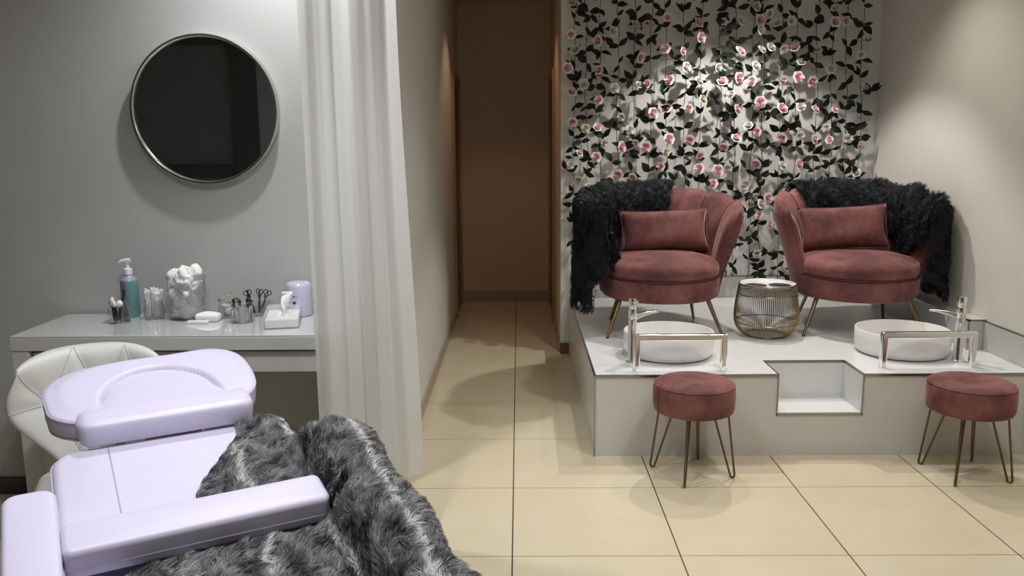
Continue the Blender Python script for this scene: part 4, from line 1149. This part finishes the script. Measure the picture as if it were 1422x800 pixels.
def segd(u, v):
    d = 9
    for (a, b), (c, e_) in segs:
        dx, dy = c-a, e_-b; t = max(0, min(1, ((u-a)*dx+(v-b)*dy)/(dx*dx+dy*dy))); d = min(d, math.hypot((u-a-dx*t)*.7, v-b-dy*t))
    return d
front = []
for i in range(NX_+1):
    u = 2*i/NX_-1; col = []
    for j in range(NZ_+1):
        v = j/NZ_; ed = (1-abs(u)**8)*(1-abs(2*v-1)**10)
        col.append(wback(u, v, .030*ed**.5+.010*(1-math.exp(-segd(u, v)*14))*ed))
    front.append(col)
back = [[wback(2*i/NX_-1, j/NZ_, -.022*((1-abs(2*i/NX_-1)**8)*(1-abs(2*j/NZ_-1)**10))**.5) for j in range(NZ_+1)] for i in range(NX_+1)]
o = MB().grid(front).grid(back).build('backrest', 'wleather', wc, angle=180)
bm = bmesh.new(); bm.from_mesh(o.data); bmesh.ops.remove_doubles(bm, verts=bm.verts, dist=.0005); bmesh.ops.recalc_face_normals(bm, faces=bm.faces); bm.to_mesh(o.data); bm.free()
ss_ = MB()
for (a, b), (c, e_) in segs:
    ss_.tube([wback(a+(c-a)*t, b+(e_-b)*t, .0315*((1-min(1, abs(a+(c-a)*t))**8)*(1-abs(2*min(1, (b+(e_-b)*t))-1)**10))**.5) for t in np.linspace(.03, .97, 14)], .0018, 5)
ss_.build('stitching', 'wseam', wc)
st_ = MB(); pad(st_, rrect(.18, .19, .09, 8, 0, .0), .330, .400, .032, dome=.008); st_.build('seat', 'wleather', wc, angle=80)
MB().tube([(p[0], p[1], .365) for p in rrect(.181, .191, .09, 8, 0, .0)], .003, 6, closed=True).build('piping', 'wseam', wc)
MB().lathe([(0, .06), (.028, .06), (.028, .25), (.018, .25), (.018, .332), (0, .332)], 20).build('gas_column', 'chrome', wc, angle=30)
for k in range(5):
    a = 2*PI*k/5+.3
    MB().tube([(0, 0, .08), (.13*math.cos(a), .13*math.sin(a), .07), (.24*math.cos(a), .24*math.sin(a), .045)], [.018, .015, .011], 8).build('base_arm', 'chrome', wc)
    MB().lathe([(0, 0), (.016, .0), (.022, .012), (.022, .03), (.016, .042), (0, .042)], 16, (.24*math.cos(a), .24*math.sin(a), 0)).build('castor', 'black', wc)

# ------------------------------------------------------------------ light
def area(name, loc, size, power, col, rot=(0, 0, 0), sy=None, spread=180):
    d = bpy.data.lights.new(name, 'AREA'); d.energy = power; d.color = col; d.size = size
    if sy: d.shape = 'RECTANGLE'; d.size_y = sy
    d.spread = math.radians(spread)
    o = bpy.data.objects.new(name, d); COL.objects.link(o); o.location = loc; o.rotation_euler = rot; return o
def spot(name, loc, target, power, col, ang=60, blend=.5, rad=.04):
    d = bpy.data.lights.new(name, 'SPOT'); d.energy = power; d.color = col; d.spot_size = math.radians(ang); d.spot_blend = blend; d.shadow_soft_size = rad
    o = bpy.data.objects.new(name, d); COL.objects.link(o); o.location = loc
    o.rotation_euler = (Vector(target)-Vector(loc)).to_track_quat('-Z', 'Y').to_euler(); return o
WARM = (1., .93, .82); NEU = (1., .97, .93); COOL = (.96, .97, 1.)
area('ceiling_panel', (1.3, 2.0, CEIL-.01), 1.0, 17, NEU, sy=.5)
spot('downlight', (1.25, 2.75, CEIL-.02), (1.25, 2.9, 0), 42, NEU, 95, .8, .05)
spot('downlight', (-.55, 1.65, CEIL-.02), (-.75, 2.05, .6), 82, COOL, 92, .7, .06)
area('ceiling_panel', (-.7, 1.2, CEIL-.01), .4, 9, COOL, sy=.4)
spot('downlight', (1.34, 5.0, CEIL-.02), (1.34, 5.03, 0), 80, NEU, 97, .35, .03)
spot('downlight', (-.80, 2.98, CEIL-.02), (-.95, 3.10, .8), 66, COOL, 120, .9, .04)
spot('downlight', (1.78, 4.5, CEIL-.02), (1.9, 4.4, 0), 34, WARM, 110, .8, .05)
spot('downlight', (.70, 4.4, CEIL-.02), (.72, 4.3, 0), 38, NEU, 110, .8, .05)
spot('corridor_lamp', (-.12, 6.45, 2.64), (-.12, 6.45, 0), 11, (1., .60, .36), 96, .5, .05)
w_ = bpy.data.worlds.new('night'); S.world = w_; w_.use_nodes = True
w_.node_tree.nodes['Background'].inputs[0].default_value = (.02, .025, .03, 1)
w_.node_tree.nodes['Background'].inputs[1].default_value = .3
for o in S.objects:
    if '_w' in o: del o['_w']
